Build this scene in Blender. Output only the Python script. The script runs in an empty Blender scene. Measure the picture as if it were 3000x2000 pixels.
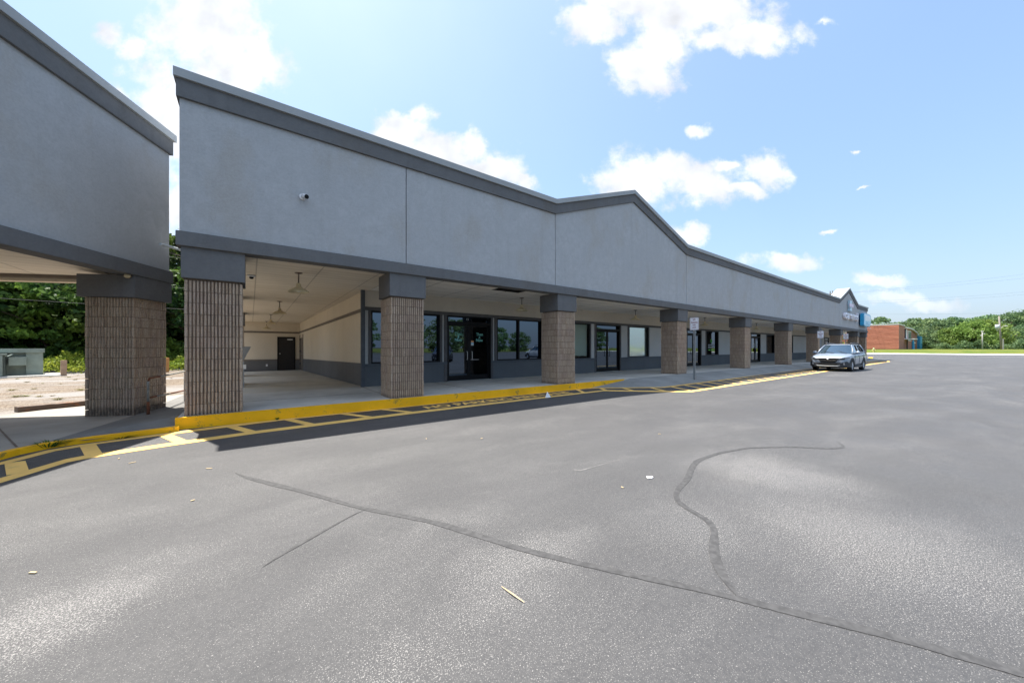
import bpy, bmesh, math, random
import numpy as np
from mathutils import Vector, Matrix
R = math.radians
random.seed(7)
SC = bpy.context.scene
COL = SC.collection

# ------------------------------------------------------------------ camera, sky, sun, exposure
cam_d = bpy.data.cameras.new('camera')
cam = bpy.data.objects.new('camera', cam_d); COL.objects.link(cam)
cam.location = (0, 0, 1.42)
cam.rotation_euler = (R(90), 0, R(53.382 - 90))
cam_d.sensor_width = 36.0
cam_d.lens = 12.374
cam_d.shift_y = 0.0062
cam_d.clip_start = 0.05
cam_d.clip_end = 4000
SC.camera = cam
SC.view_settings.view_transform = 'Standard'
SC.view_settings.look = 'None'
SC.view_settings.exposure = 1.3
SC.view_settings.gamma = 1.0

SUN_DIR = Vector((-0.327 * 0.3275, 0.945 * 0.3275, 0.945)).normalized()   # towards the sun, about 71 degrees up
sun_d = bpy.data.lights.new('sun', 'SUN')
sun_d.energy = 4.6
sun_d.angle = R(0.55)
sun_d.color = (1.0, 0.955, 0.885)
sun = bpy.data.objects.new('sun', sun_d); COL.objects.link(sun)
sun.rotation_euler = SUN_DIR.to_track_quat('Z', 'Y').to_euler()
sun.location = (-10, 20, 60)

world = bpy.data.worlds.new('World'); SC.world = world
world.use_nodes = True

def build_sky():
    nt = world.node_tree; N = nt.nodes; Lk = nt.links
    N.clear()
    out = N.new('ShaderNodeOutputWorld'); bg = N.new('ShaderNodeBackground')
    Lk.new(bg.outputs[0], out.inputs[0])
    sky = N.new('ShaderNodeTexSky'); sky.sky_type = 'NISHITA'
    sky.sun_disc = False
    sky.sun_elevation = R(71); sky.sun_rotation = R(-19.1)
    sky.altitude = 50; sky.air_density = 1.0; sky.dust_density = 2.2; sky.ozone_density = 1.4
    bg.inputs['Strength'].default_value = 0.14
    tc = N.new('ShaderNodeTexCoord')
    # rotate the sky so that the clouds stand at their own bearings; gnomonic plane at bearing 53.4 degrees
    mp = N.new('ShaderNodeMapping'); mp.vector_type = 'POINT'
    mp.inputs['Rotation'].default_value = (0, 0, -R(53.382 - 90))
    Lk.new(tc.outputs['Generated'], mp.inputs['Vector'])
    sx = N.new('ShaderNodeSeparateXYZ'); Lk.new(mp.outputs[0], sx.inputs[0])
    def math_(op, a, b=None, c=None):
        m = N.new('ShaderNodeMath'); m.operation = op
        for i, v in enumerate((a, b, c)):
            if v is None: continue
            if isinstance(v, (int, float)): m.inputs[i].default_value = v
            else: Lk.new(v, m.inputs[i])
        return m.outputs[0]
    yy = math_('MAXIMUM', sx.outputs['Y'], 0.02)
    gx = math_('DIVIDE', sx.outputs['X'], yy); gy = math_('DIVIDE', sx.outputs['Z'], yy)
    cb = N.new('ShaderNodeCombineXYZ'); Lk.new(gx, cb.inputs[0]); Lk.new(gy, cb.inputs[1])
    # wobble
    nw = N.new('ShaderNodeTexNoise'); nw.inputs['Scale'].default_value = 5.5; nw.inputs['Detail'].default_value = 8; nw.inputs['Roughness'].default_value = 0.6
    Lk.new(cb.outputs[0], nw.inputs['Vector'])
    wv = N.new('ShaderNodeVectorMath'); wv.operation = 'MULTIPLY_ADD'
    Lk.new(nw.outputs['Color'], wv.inputs[0]); wv.inputs[1].default_value = (0.17, 0.14, 0); Lk.new(cb.outputs[0], wv.inputs[2])
    wv2 = N.new('ShaderNodeVectorMath'); wv2.operation = 'SUBTRACT'; Lk.new(wv.outputs[0], wv2.inputs[0]); wv2.inputs[1].default_value = (0.085, 0.07, 0)
    blobs = [(600,70,190,165),(690,190,140,95),(500,330,120,190),(325,105,45,45),(400,145,60,35),(500,600,60,70),(330,290,55,30),
             (1180,385,110,62),(1290,440,130,62),(1430,490,125,62),(1245,330,40,42),(1375,420,50,45),(1530,525,50,30),
             (1740,75,100,55),(2040,40,250,75),(1890,190,105,85),(1950,115,125,80),(2180,105,175,48),(2410,72,40,14),(1900,0,260,45),
             (1850,520,110,75),(1975,500,110,60),(2060,560,120,65),(2225,500,95,50),(2170,562,60,22),(2130,480,60,26),
             (2035,372,45,22),(2010,695,62,34),(2300,772,98,32),(2570,817,78,24),(2640,862,100,26),(2745,893,92,34),
             (2495,455,15,8),(2530,540,20,6),(2430,665,32,8)]
    acc = None
    for (x, y, rx, ry) in blobs:
        s = N.new('ShaderNodeVectorMath'); s.operation = 'SUBTRACT'; Lk.new(wv2.outputs[0], s.inputs[0])
        s.inputs[1].default_value = ((x - 1500) / 1031.0, (1018.5 - y) / 1031.0, 0)
        m = N.new('ShaderNodeVectorMath'); m.operation = 'MULTIPLY'; Lk.new(s.outputs[0], m.inputs[0])
        m.inputs[1].default_value = (1031.0 / rx / 1.25, 1031.0 / ry / 1.25, 0)
        l = N.new('ShaderNodeVectorMath'); l.operation = 'LENGTH'; Lk.new(m.outputs[0], l.inputs[0])
        v = math_('SUBTRACT', 1.0, l.outputs['Value'])
        if rx < 50: v = math_('MULTIPLY_ADD', v, 0.7, -0.12 if rx < 35 else 0.0)
        acc = v if acc is None else math_('SMOOTH_MAX', acc, v, 0.25)
    front = math_('GREATER_THAN', sx.outputs['Y'], 0.05)
    nz = N.new('ShaderNodeTexNoise'); nz.inputs['Scale'].default_value = 13; nz.inputs['Detail'].default_value = 9; nz.inputs['Roughness'].default_value = 0.62
    Lk.new(cb.outputs[0], nz.inputs['Vector'])
    t = math_('MULTIPLY_ADD', nz.outputs['Fac'], 1.5, -0.77)
    t = math_('ADD', t, acc)
    mr = N.new('ShaderNodeMapRange'); mr.interpolation_type = 'SMOOTHSTEP'
    mr.inputs['From Min'].default_value = 0.02; mr.inputs['From Max'].default_value = 0.6
    Lk.new(t, mr.inputs['Value'])
    fmask = math_('MULTIPLY', mr.outputs[0], front)
    # bright clouds behind the view, unseen, added as fill light for the facade
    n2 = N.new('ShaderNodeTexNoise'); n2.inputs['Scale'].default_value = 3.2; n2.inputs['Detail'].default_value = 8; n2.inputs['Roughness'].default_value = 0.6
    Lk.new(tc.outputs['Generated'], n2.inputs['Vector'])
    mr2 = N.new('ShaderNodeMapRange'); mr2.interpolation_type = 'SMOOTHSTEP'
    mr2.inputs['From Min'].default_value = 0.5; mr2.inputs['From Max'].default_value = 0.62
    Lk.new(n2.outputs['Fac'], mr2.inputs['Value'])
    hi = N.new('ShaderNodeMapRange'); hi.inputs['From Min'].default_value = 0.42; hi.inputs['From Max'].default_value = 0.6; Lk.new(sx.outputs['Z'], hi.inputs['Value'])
    fill_mask = math_('MULTIPLY', math_('MULTIPLY', mr2.outputs[0], hi.outputs[0]), math_('SUBTRACT', 1.0, front))
    fade = N.new('ShaderNodeMapRange'); fade.inputs['From Min'].default_value = 0.03; fade.inputs['From Max'].default_value = 0.30
    fade.inputs['To Min'].default_value = 0.38; fade.inputs['To Max'].default_value = 1.0; Lk.new(gy, fade.inputs['Value'])
    fmask = math_('MULTIPLY', fmask, fade.outputs[0])
    mask = math_('MAXIMUM', fmask, fill_mask)
    # thin high veil
    n3 = N.new('ShaderNodeTexNoise'); n3.inputs['Scale'].default_value = 2.2; n3.inputs['Detail'].default_value = 5
    Lk.new(tc.outputs['Generated'], n3.inputs['Vector'])
    veil = math_('MULTIPLY_ADD', n3.outputs['Fac'], 0.6, 0.05)
    veil = math_('MAXIMUM', veil, 0.0)
    cr = N.new('ShaderNodeMapRange'); cr.inputs['From Min'].default_value = 0.25; cr.inputs['From Max'].default_value = 0.8
    cr.inputs['To Min'].default_value = 2.4; cr.inputs['To Max'].default_value = 3.9
    nb = N.new('ShaderNodeTexNoise'); nb.inputs['Scale'].default_value = 9; nb.inputs['Detail'].default_value = 5; Lk.new(cb.outputs[0], nb.inputs['Vector'])
    Lk.new(nb.outputs['Fac'], cr.inputs['Value'])
    cc = N.new('ShaderNodeVectorMath'); cc.operation = 'SCALE'; cc.inputs[0].default_value = (0.96, 0.99, 1.05); Lk.new(cr.outputs[0], cc.inputs['Scale'])
    mv = N.new('ShaderNodeMix'); mv.data_type = 'RGBA'
    Lk.new(veil, mv.inputs['Factor']); Lk.new(sky.outputs[0], mv.inputs['A']); mv.inputs['B'].default_value = (1.7, 2.5, 3.5, 1)
    hz = math_('POWER', math_('SUBTRACT', 1.0, math_('ABSOLUTE', sx.outputs['Z'])), 7.0)
    mh = N.new('ShaderNodeMix'); mh.data_type = 'RGBA'; Lk.new(math_('MULTIPLY', hz, 0.75), mh.inputs['Factor'])
    gr = N.new('ShaderNodeMix'); gr.data_type = 'RGBA'; gr.blend_type = 'MULTIPLY'; gr.inputs['Factor'].default_value = 1.0
    Lk.new(mv.outputs['Result'], gr.inputs['A']); gr.inputs['B'].default_value = (0.77, 0.81, 0.84, 1)
    Lk.new(gr.outputs['Result'], mh.inputs['A']); mh.inputs['B'].default_value = (1.75, 2.02, 2.4, 1)
    mx = N.new('ShaderNodeMix'); mx.data_type = 'RGBA'
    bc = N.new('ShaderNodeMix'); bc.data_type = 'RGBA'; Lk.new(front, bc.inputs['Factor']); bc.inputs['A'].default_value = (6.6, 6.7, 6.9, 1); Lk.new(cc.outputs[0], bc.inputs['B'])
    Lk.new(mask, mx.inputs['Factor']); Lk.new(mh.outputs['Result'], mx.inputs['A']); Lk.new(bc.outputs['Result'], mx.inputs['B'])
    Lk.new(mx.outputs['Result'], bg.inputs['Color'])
build_sky()

# ------------------------------------------------------------------ materials
MATS = {}
class NT:
    def __init__(s, name):
        m = bpy.data.materials.new(name); m.use_nodes = True
        s.m = m; s.nt = m.node_tree; s.N = s.nt.nodes; s.L = s.nt.links
        s.b = s.N['Principled BSDF']; s.o = s.N['Material Output']
    def new(s, t, **kw):
        n = s.N.new(t)
        for k, v in kw.items(): setattr(n, k, v)
        return n
    def put(s, v, inp):
        if hasattr(v, 'is_linked') or isinstance(v, bpy.types.NodeSocket): s.L.new(v, inp)
        else: inp.default_value = v
    def pos(s, scale=(1, 1, 1), rot=(0, 0, 0), obj=False):
        mp = s.new('ShaderNodeMapping')
        if obj: s.L.new(s.new('ShaderNodeTexCoord').outputs['Object'], mp.inputs[0])
        else: s.L.new(s.new('ShaderNodeNewGeometry').outputs['Position'], mp.inputs[0])
        mp.inputs['Scale'].default_value = scale; mp.inputs['Rotation'].default_value = rot
        return mp.outputs[0]
    def noise(s, vec, scale, detail=4, rough=0.55, dist=0.0, out='Fac'):
        n = s.new('ShaderNodeTexNoise'); s.L.new(vec, n.inputs['Vector'])
        n.inputs['Scale'].default_value = scale; n.inputs['Detail'].default_value = detail
        n.inputs['Roughness'].default_value = rough; n.inputs['Distortion'].default_value = dist
        return n.outputs[out]
    def vor(s, vec, scale, out='Distance', feature='F1', rnd=1.0):
        n = s.new('ShaderNodeTexVoronoi', feature=feature); s.L.new(vec, n.inputs['Vector'])
        n.inputs['Scale'].default_value = scale; n.inputs['Randomness'].default_value = rnd
        return n.outputs[out]
    def math(s, op, a, b=None, c=None):
        m = s.new('ShaderNodeMath', operation=op)
        for i, v in enumerate((a, b, c)):
            if v is not None: s.put(v, m.inputs[i])
        return m.outputs[0]
    def ramp(s, v, a, b, lo=0.0, hi=1.0, smooth=True):
        m = s.new('ShaderNodeMapRange'); 
        if smooth: m.interpolation_type = 'SMOOTHSTEP'
        s.L.new(v, m.inputs['Value']); m.inputs['From Min'].default_value = a; m.inputs['From Max'].default_value = b
        m.inputs['To Min'].default_value = lo; m.inputs['To Max'].default_value = hi
        return m.outputs[0]
    def mix(s, f, a, b, mode='MIX'):
        m = s.new('ShaderNodeMix', data_type='RGBA', blend_type=mode)
        s.put(f, m.inputs['Factor'])
        s.put(a if not isinstance(a, tuple) else (*a, 1)[:4], m.inputs['A']); s.put(b if not isinstance(b, tuple) else (*b, 1)[:4], m.inputs['B'])
        return m.outputs['Result']
    def bump(s, h, strength=0.3, dist=0.01):
        n = s.new('ShaderNodeBump'); n.inputs['Strength'].default_value = strength; n.inputs['Distance'].default_value = dist
        s.L.new(h, n.inputs['Height']); s.L.new(n.outputs[0], s.b.inputs['Normal'])
    def fin(s, col, rough=0.8, metal=0.0, spec=None, coat=None):
        s.put(col if not isinstance(col, tuple) else (*col, 1)[:4], s.b.inputs['Base Color'])
        s.put(rough, s.b.inputs['Roughness']); s.put(metal, s.b.inputs['Metallic'])
        if spec is not None: s.b.inputs['Specular IOR Level'].default_value = spec
        if coat is not None: s.b.inputs['Coat Weight'].default_value = coat; s.b.inputs['Coat Roughness'].default_value = 0.03
        MATS[s.m.name] = s.m
        return s.m

def plain(name, col, rough=0.7, metal=0.0, var=0.08, scale=6, bump=0.0, bscale=60, spec=None, coat=None):
    t = NT(name); p = t.pos(obj=True)
    n = t.noise(p, scale, 5)
    c1 = tuple(max(0, x * (1 - var)) for x in col); c2 = tuple(x * (1 + var) for x in col)
    c = t.mix(t.ramp(n, 0.3, 0.7), c1, c2)
    if bump > 0: t.bump(t.noise(p, bscale, 3), bump, 0.004)
    return t.fin(c, rough, metal, spec, coat)

def stucco(name, col, var=0.1, stain=0.15):
    t = NT(name); p = t.pos()
    big = t.noise(p, 0.7, 6, 0.6)
    streak = t.noise(t.pos(scale=(2.4, 2.4, 0.16)), 1.6, 5, 0.6)
    fine = t.noise(p, 26, 5, 0.7)
    swirl = t.noise(t.pos(scale=(1, 1, 2.6)), 9, 4, 0.6, 1.2)
    c = t.mix(t.ramp(big, 0.3, 0.7), tuple(x * (1 - var) for x in col), tuple(x * (1 + var) for x in col))
    med = t.noise(p, 4.5, 6, 0.7, 0.4)
    c = t.mix(t.ramp(med, 0.38, 0.64, 0.0, 0.8), tuple(x * 0.90 for x in col), c) if stain > 0.2 else c
    c = t.mix(t.math('MULTIPLY', t.ramp(t.noise(t.pos(scale=(0.8, 0.8, 0.45)), 1.1, 5, 0.6), 0.52, 0.68), 0.6), c, (col[0] * 0.86, col[1] * 0.80, col[2] * 0.72)) if stain > 0.2 else c
    c = t.mix(t.math('MULTIPLY', t.ramp(streak, 0.52, 0.72), stain), c, tuple(x * 0.62 for x in (col[0] * 1.03, col[1], col[2] * 0.92)))
    c = t.mix(t.ramp(t.math('ADD', fine, t.math('MULTIPLY', swirl, 0.5)), 0.55, 0.95, 0.0, 0.22), c, tuple(min(1, x * 1.35) for x in col))
    h = t.math('ADD', t.noise(p, 70, 4, 0.7), t.math('MULTIPLY', swirl, 0.9))
    t.bump(h, 0.42, 0.006)
    return t.fin(c, 0.93, spec=0.2)

stucco('stucco_light', (0.41, 0.42, 0.43), 0.07, 0.22)
stucco('stucco_dark', (0.148, 0.15, 0.154), 0.08, 0.3)
stucco('wall_beige', (0.52, 0.475, 0.41), 0.04, 0.15)
stucco('wall_cream', (0.62, 0.54, 0.42), 0.04, 0.12)
stucco('wall_grey_light', (0.44, 0.44, 0.43), 0.05, 0.1)
stucco('wall_slate', (0.115, 0.126, 0.138), 0.08, 0.2)
stucco('wall_slate_warm', (0.15, 0.145, 0.14), 0.08, 0.2)
plain('trim_dark', (0.085, 0.082, 0.085), 0.75, var=0.1)
plain('trim_slate', (0.075, 0.085, 0.1), 0.7, var=0.1)
plain('trim_brown', (0.16, 0.135, 0.11), 0.8, var=0.1)
plain('coping_metal', (0.32, 0.335, 0.34), 0.6, 0.0, var=0.05, scale=1.5)
plain('roof_white', (0.75, 0.75, 0.73), 0.6, var=0.06, scale=1.0)
plain('black_frame', (0.006, 0.006, 0.007), 0.5, spec=0.2, var=0.2)
plain('black_door', (0.017, 0.014, 0.014), 0.45, var=0.15, scale=3)
plain('brown_door', (0.17, 0.14, 0.11), 0.6)
plain('steel', (0.45, 0.46, 0.47), 0.35, 0.9, var=0.1)
plain('galvanised', (0.33, 0.35, 0.36), 0.5, 0.6, var=0.15, scale=14)
plain('white_paint', (0.74, 0.74, 0.74), 0.5, var=0.04)
plain('sign_white', (0.82, 0.83, 0.88), 0.45, var=0.03)
plain('sign_red', (0.22, 0.02, 0.05), 0.5, var=0.05)
plain('sign_navy', (0.03, 0.03, 0.06), 0.5, var=0.05)
plain('lamp_enamel', (0.62, 0.53, 0.34), 0.4, var=0.1)
plain('lamp_stem', (0.14, 0.11, 0.09), 0.6, 0.3)
plain('lamp_bulb', (0.8, 0.78, 0.7), 0.3)
plain('decal_teal', (0.25, 0.62, 0.54), 0.5, var=0.02)
plain('decal_white', (0.6, 0.65, 0.66), 0.5, var=0.05)
plain('decal_green', (0.12, 0.55, 0.07), 0.5, var=0.05)
plain('paper_orange', (0.65, 0.3, 0.12), 0.6); plain('paper_blue', (0.15, 0.45, 0.65), 0.6)
plain('letter_face', (0.82, 0.82, 0.88), 0.4, var=0.03)
plain('letter_side', (0.74, 0.72, 0.78), 0.5, var=0.1)
plain('cross_blue', (0.45, 0.62, 0.72), 0.35, var=0.05); plain('cross_pink', (0.72, 0.6, 0.74), 0.4, var=0.03)
plain('sign_blue', (0.02, 0.33, 0.6), 0.3, var=0.05); plain('sign_sky', (0.4, 0.7, 0.9), 0.3, var=0.1, scale=2)
plain('sign_pale', (0.78, 0.85, 0.9), 0.3, var=0.05); plain('sign_navy_side', (0.01, 0.03, 0.1), 0.4)
plain('rubber', (0.02, 0.02, 0.021), 0.85)
plain('pvc', (0.55, 0.6, 0.62), 0.5, var=0.06)
plain('cable', (0.08, 0.085, 0.08), 0.6); plain('cable_dark', (0.12, 0.13, 0.14), 0.6)
plain('transformer_green', (0.22, 0.27, 0.235), 0.55, var=0.14, scale=2.5)
plain('transformer_dark', (0.075, 0.1, 0.088), 0.6, var=0.12)
plain('wood_post', (0.40, 0.28, 0.19), 0.85, var=0.15, scale=5, bump=0.4)
plain('wood_orange', (0.5, 0.27, 0.1), 0.8)
plain('chip_wood', (0.62, 0.47, 0.27), 0.8, var=0.15)
plain('litter_white', (0.8, 0.8, 0.8), 0.7, var=0.03)
plain('hydrant_yellow', (0.62, 0.54, 0.2), 0.5); plain('hydrant_cap', (0.42, 0.45, 0.22), 0.5)
plain('siding_trim', (0.62, 0.60, 0.57), 0.6)
plain('brick_wall', (0.34, 0.155, 0.105), 0.9, var=0.15, scale=2)
plain('blue_paint', (0.03, 0.27, 0.5), 0.6, var=0.05); plain('blue_light', (0.12, 0.42, 0.62), 0.6)
plain('window_glass_far', (0.22, 0.28, 0.3), 0.1, var=0.2, scale=2, spec=0.8)
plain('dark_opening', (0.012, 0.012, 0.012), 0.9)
plain('pole_wood', (0.24, 0.21, 0.18), 0.9, var=0.15)
plain('pole_light', (0.38, 0.36, 0.33), 0.8)
plain('transformer_grey', (0.5, 0.53, 0.56), 0.5)
plain('bark', (0.07, 0.05, 0.035), 0.95, var=0.3, scale=4, bump=0.5, bscale=18)
plain('bark_pale', (0.16, 0.13, 0.1), 0.95, var=0.3, scale=4)
plain('machine_grey', (0.24, 0.25, 0.26), 0.5, var=0.08)
plain('crack_seal', (0.050, 0.049, 0.049), 0.74, var=0.3, scale=22, bump=0.6)
plain('insulation_dark', (0.01, 0.01, 0.01), 0.95)
plain('poster_pale', (0.45, 0.45, 0.46), 0.5); plain('poster_dark', (0.1, 0.1, 0.12), 0.5)
plain('flower_red', (0.6, 0.06, 0.09), 0.7)
plain('blind_cream', (0.50, 0.53, 0.47), 0.6, var=0.03, scale=1)

# car materials
t = NT('car_silver'); t.fin((0.28, 0.33, 0.40), 0.4, 0.35, coat=0.6)
plain('car_dark_plastic', (0.035, 0.037, 0.042), 0.6, var=0.05)
plain('car_chrome', (0.42, 0.43, 0.45), 0.3, 1.0, var=0.02)
plain('car_rim', (0.62, 0.64, 0.67), 0.4, 0.5, var=0.02)
t = NT('car_glass'); t.fin((0.10, 0.17, 0.22), 0.04, 0.8, coat=1.0)
t = NT('car_lens'); t.fin((0.3, 0.32, 0.35), 0.08, 0.3, coat=1.0)
plain('car_white', (0.72, 0.72, 0.72), 0.3, coat=0.8); plain('car_navy', (0.01, 0.012, 0.03), 0.3, coat=0.8)

def glass(name, base, ior, rough=0.015, bumpv=0.0):
    t = NT(name)
    p = t.pos(obj=False)
    if bumpv: t.bump(t.noise(p, 0.9, 2), bumpv, 0.02)
    return t.fin(base, rough, 1.0)
glass('tinted_glass', (0.085, 0.11, 0.145), 1.95, 0.012, 0.05)
t = NT('mirror_film'); t.bump(t.noise(t.pos(), 1.3, 3), 0.12, 0.03); t.fin((0.50, 0.58, 0.56), 0.09, 0.75)
t = NT('clear_glass')
tr = t.new('ShaderNodeBsdfTransparent'); gl = t.new('ShaderNodeBsdfGlossy'); gl.inputs['Roughness'].default_value = 0.01
fr = t.new('ShaderNodeFresnel'); fr.inputs['IOR'].default_value = 1.6
tr.inputs['Color'].default_value = (0.86, 0.92, 0.9, 1)
ms = t.new('ShaderNodeMixShader'); t.L.new(fr.outputs[0], ms.inputs[0]); t.L.new(tr.outputs[0], ms.inputs[1]); t.L.new(gl.outputs[0], ms.inputs[2])
t.L.new(ms.outputs[0], t.o.inputs[0]); MATS['clear_glass'] = t.m

# split-face block
t = NT('split_block'); p = t.pos()
info = t.new('ShaderNodeNewGeometry')
n1 = t.noise(p, 2.2, 4); n2 = t.noise(p, 85, 5, 0.75); rnd = info.outputs['Random Per Island']
c = t.mix(rnd, (0.41, 0.31, 0.225), (0.51, 0.405, 0.305))
c = t.mix(t.ramp(n1, 0.4, 0.7, 0, 0.5), c, (0.38, 0.28, 0.235))
c = t.mix(t.ramp(n2, 0.56, 0.72, 0, 0.4), c, (0.64, 0.56, 0.47))
c = t.mix(t.ramp(t.noise(p, 60, 3), 0.34, 0.46, 0.6, 0.0), c, (0.09, 0.06, 0.05))
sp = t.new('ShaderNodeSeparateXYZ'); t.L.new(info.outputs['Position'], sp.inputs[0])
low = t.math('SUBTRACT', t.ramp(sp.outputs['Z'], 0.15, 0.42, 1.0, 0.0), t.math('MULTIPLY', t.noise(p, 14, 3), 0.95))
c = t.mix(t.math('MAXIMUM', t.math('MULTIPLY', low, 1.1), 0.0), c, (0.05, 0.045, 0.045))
t.bump(t.noise(p, 75, 5, 0.75), 0.9, 0.012)
t.fin(c, 0.96, spec=0.15)
plain('block_joint', (0.16, 0.118, 0.09), 0.95, var=0.2, scale=8)

# soffit boards
t = NT('soffit_board'); p = t.pos()
sp = t.new('ShaderNodeSeparateXYZ'); t.L.new(p, sp.inputs[0])
def line(src, period, off, half):
    f = t.math('FRACT', t.math('ADD', t.math('DIVIDE', src, period), off))
    return t.math('LESS_THAN', t.math('ABSOLUTE', t.math('SUBTRACT', f, 0.5)), half)
l1 = line(sp.outputs['Y'], 0.305, 0.1, 0.032); l2 = line(sp.outputs['X'], 1.22, 0.41, 0.011)
c = t.mix(t.ramp(t.noise(t.pos(scale=(0.4, 3, 1)), 1.5, 4), 0.3, 0.7), (0.68, 0.60, 0.48), (0.76, 0.68, 0.56))
c = t.mix(t.math('MULTIPLY', t.ramp(t.noise(p, 0.8, 3), 0.6, 0.7), 0.12), c, (0.4, 0.33, 0.25))
c = t.mix(t.math('MULTIPLY', t.math('MAXIMUM', l1, l2), 0.55), c, (0.25, 0.2, 0.15))
t.fin(c, 0.7)
t = NT('soffit_panel'); p = t.pos()
sp = t.new('ShaderNodeSeparateXYZ'); t.L.new(p, sp.inputs[0])
l1 = line(sp.outputs['Y'], 0.61, 0.2, 0.017); l2 = line(sp.outputs['X'], 1.22, 0.02, 0.011)
c = t.mix(t.ramp(t.noise(p, 1.1, 4), 0.3, 0.7), (0.78, 0.74, 0.66), (0.84, 0.80, 0.73))
c = t.mix(t.math('MULTIPLY', t.math('MAXIMUM', l1, l2), 0.7), c, (0.16, 0.13, 0.11))
t.fin(c, 0.7)

# concrete
def concrete(name, col, blotch=0.5):
    t = NT(name); p = t.pos()
    c = t.mix(t.ramp(t.noise(p, 0.8, 7, 0.65), 0.3, 0.7), tuple(x * 0.82 for x in col), tuple(x * 1.12 for x in col))
    c = t.mix(t.math('MULTIPLY', t.ramp(t.noise(t.pos(scale=(0.6, 2.2, 1)), 1.7, 6, 0.7, 0.8), 0.56, 0.72), blotch), c, tuple(x * 0.55 for x in col))
    c = t.mix(t.ramp(t.noise(p, 90, 3), 0.62, 0.75, 0, 0.4), c, tuple(x * 0.5 for x in col))
    t.bump(t.noise(p, 45, 5, 0.7), 0.25, 0.004)
    return t.fin(c, 0.85, spec=0.3)
concrete('concrete_walk', (0.50, 0.49, 0.45))
concrete('concrete_apron', (0.26, 0.265, 0.255), 0.6)
concrete('concrete_pale', (0.33, 0.305, 0.265), 0.3)
concrete('concrete_ramp', (0.17, 0.165, 0.155), 0.6)
concrete('concrete_floor', (0.46, 0.435, 0.37), 0.55)
concrete('kerb_concrete', (0.66, 0.64, 0.58), 0.2)

# asphalt
t = NT('asphalt'); p = t.pos()
a1 = t.noise(p, 0.22, 6, 0.6); a2 = t.noise(t.pos(scale=(0.35, 1.3, 1), rot=(0, 0, R(25))), 0.9, 6, 0.62, 0.6)
c = t.mix(t.ramp(a1, 0.3, 0.7), (0.027, 0.0265, 0.028), (0.038, 0.037, 0.0375))
c = t.mix(t.ramp(a2, 0.42, 0.75, 0, 0.35), c, (0.058, 0.056, 0.057))
wear = t.math('MULTIPLY', t.ramp(t.noise(t.pos(scale=(0.45, 1.1, 1), rot=(0, 0, R(18))), 0.8, 6, 0.66, 0.5), 0.40, 0.75), 0.6)
wob = t.new('ShaderNodeVectorMath', operation='MULTIPLY_ADD'); t.L.new(t.noise(p, 1.5, 5, 0.65, out='Color'), wob.inputs[0]); wob.inputs[1].default_value = (1.2, 1.2, 0); t.L.new(p, wob.inputs[2])
for (bx, by, rx, ry, am) in ((-0.94, 3.0, 0.55, 0.45, 1.3), (4.75, 1.5, 0.95, 0.9, 1.3), (1.52, 1.85, 0.8, 0.4, 1.0), (3.7, 0.6, 1.1, 1.2, 1.1), (0.3, 4.7, 0.9, 0.6, 0.7), (1.25, 2.7, 0.6, 0.25, 0.7), (-0.41, 3.28, 0.5, 0.2, 0.7), (0.5, 1.6, 0.6, 0.25, 0.8), (3.12, 5.2, 0.8, 0.3, 0.6), (2.9, 1.45, 0.7, 0.6, 0.8)):
    q_ = t.new('ShaderNodeVectorMath', operation='SUBTRACT'); t.L.new(wob.outputs[0], q_.inputs[0]); q_.inputs[1].default_value = (bx + 0.6, by + 0.6, 0)
    q2_ = t.new('ShaderNodeVectorMath', operation='MULTIPLY'); t.L.new(q_.outputs[0], q2_.inputs[0]); q2_.inputs[1].default_value = (0.75 / rx, 0.75 / ry, 0)
    q3_ = t.new('ShaderNodeVectorMath', operation='LENGTH'); t.L.new(q2_.outputs[0], q3_.inputs[0])
    wear = t.math('MAXIMUM', wear, t.ramp(q3_.outputs['Value'], 0.05, 1.15, am * 0.68, 0.0))
c = t.mix(t.math('MULTIPLY', wear, 0.10), c, (0.12, 0.116, 0.112))
n_a = t.noise(p, 88, 3, 0.6); n_b = t.noise(p, 150, 2, 0.6)
thr = t.math('MULTIPLY_ADD', wear, -0.125, 0.665)
spk = t.ramp(t.math('SUBTRACT', n_a, thr), 0.0, 0.035)
spk2 = t.ramp(t.math('SUBTRACT', n_b, t.math('MULTIPLY_ADD', wear, -0.11, 0.635)), 0.0, 0.04)
c = t.mix(t.math('MULTIPLY', t.math('MAXIMUM', spk, t.math('MULTIPLY', spk2, 1.0)), 0.68), c, (0.34, 0.325, 0.305))
pit = t.math('MULTIPLY', t.ramp(t.noise(p, 80, 3, 0.6), 0.32, 0.38, 1.0, 0.0), 0.8)
c = t.mix(pit, c, (0.010, 0.010, 0.011))
c = t.mix(t.ramp(t.noise(p, 30, 3, 0.6), 0.4, 0.62, 0.0, 0.25), c, (0.075, 0.072, 0.07))
t.bump(t.noise(p, 70, 4, 0.7), 0.8, 0.008)
t.fin(c, t.ramp(t.noise(p, 1.0, 3), 0.3, 0.7, 0.66, 0.78), spec=0.85)

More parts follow.
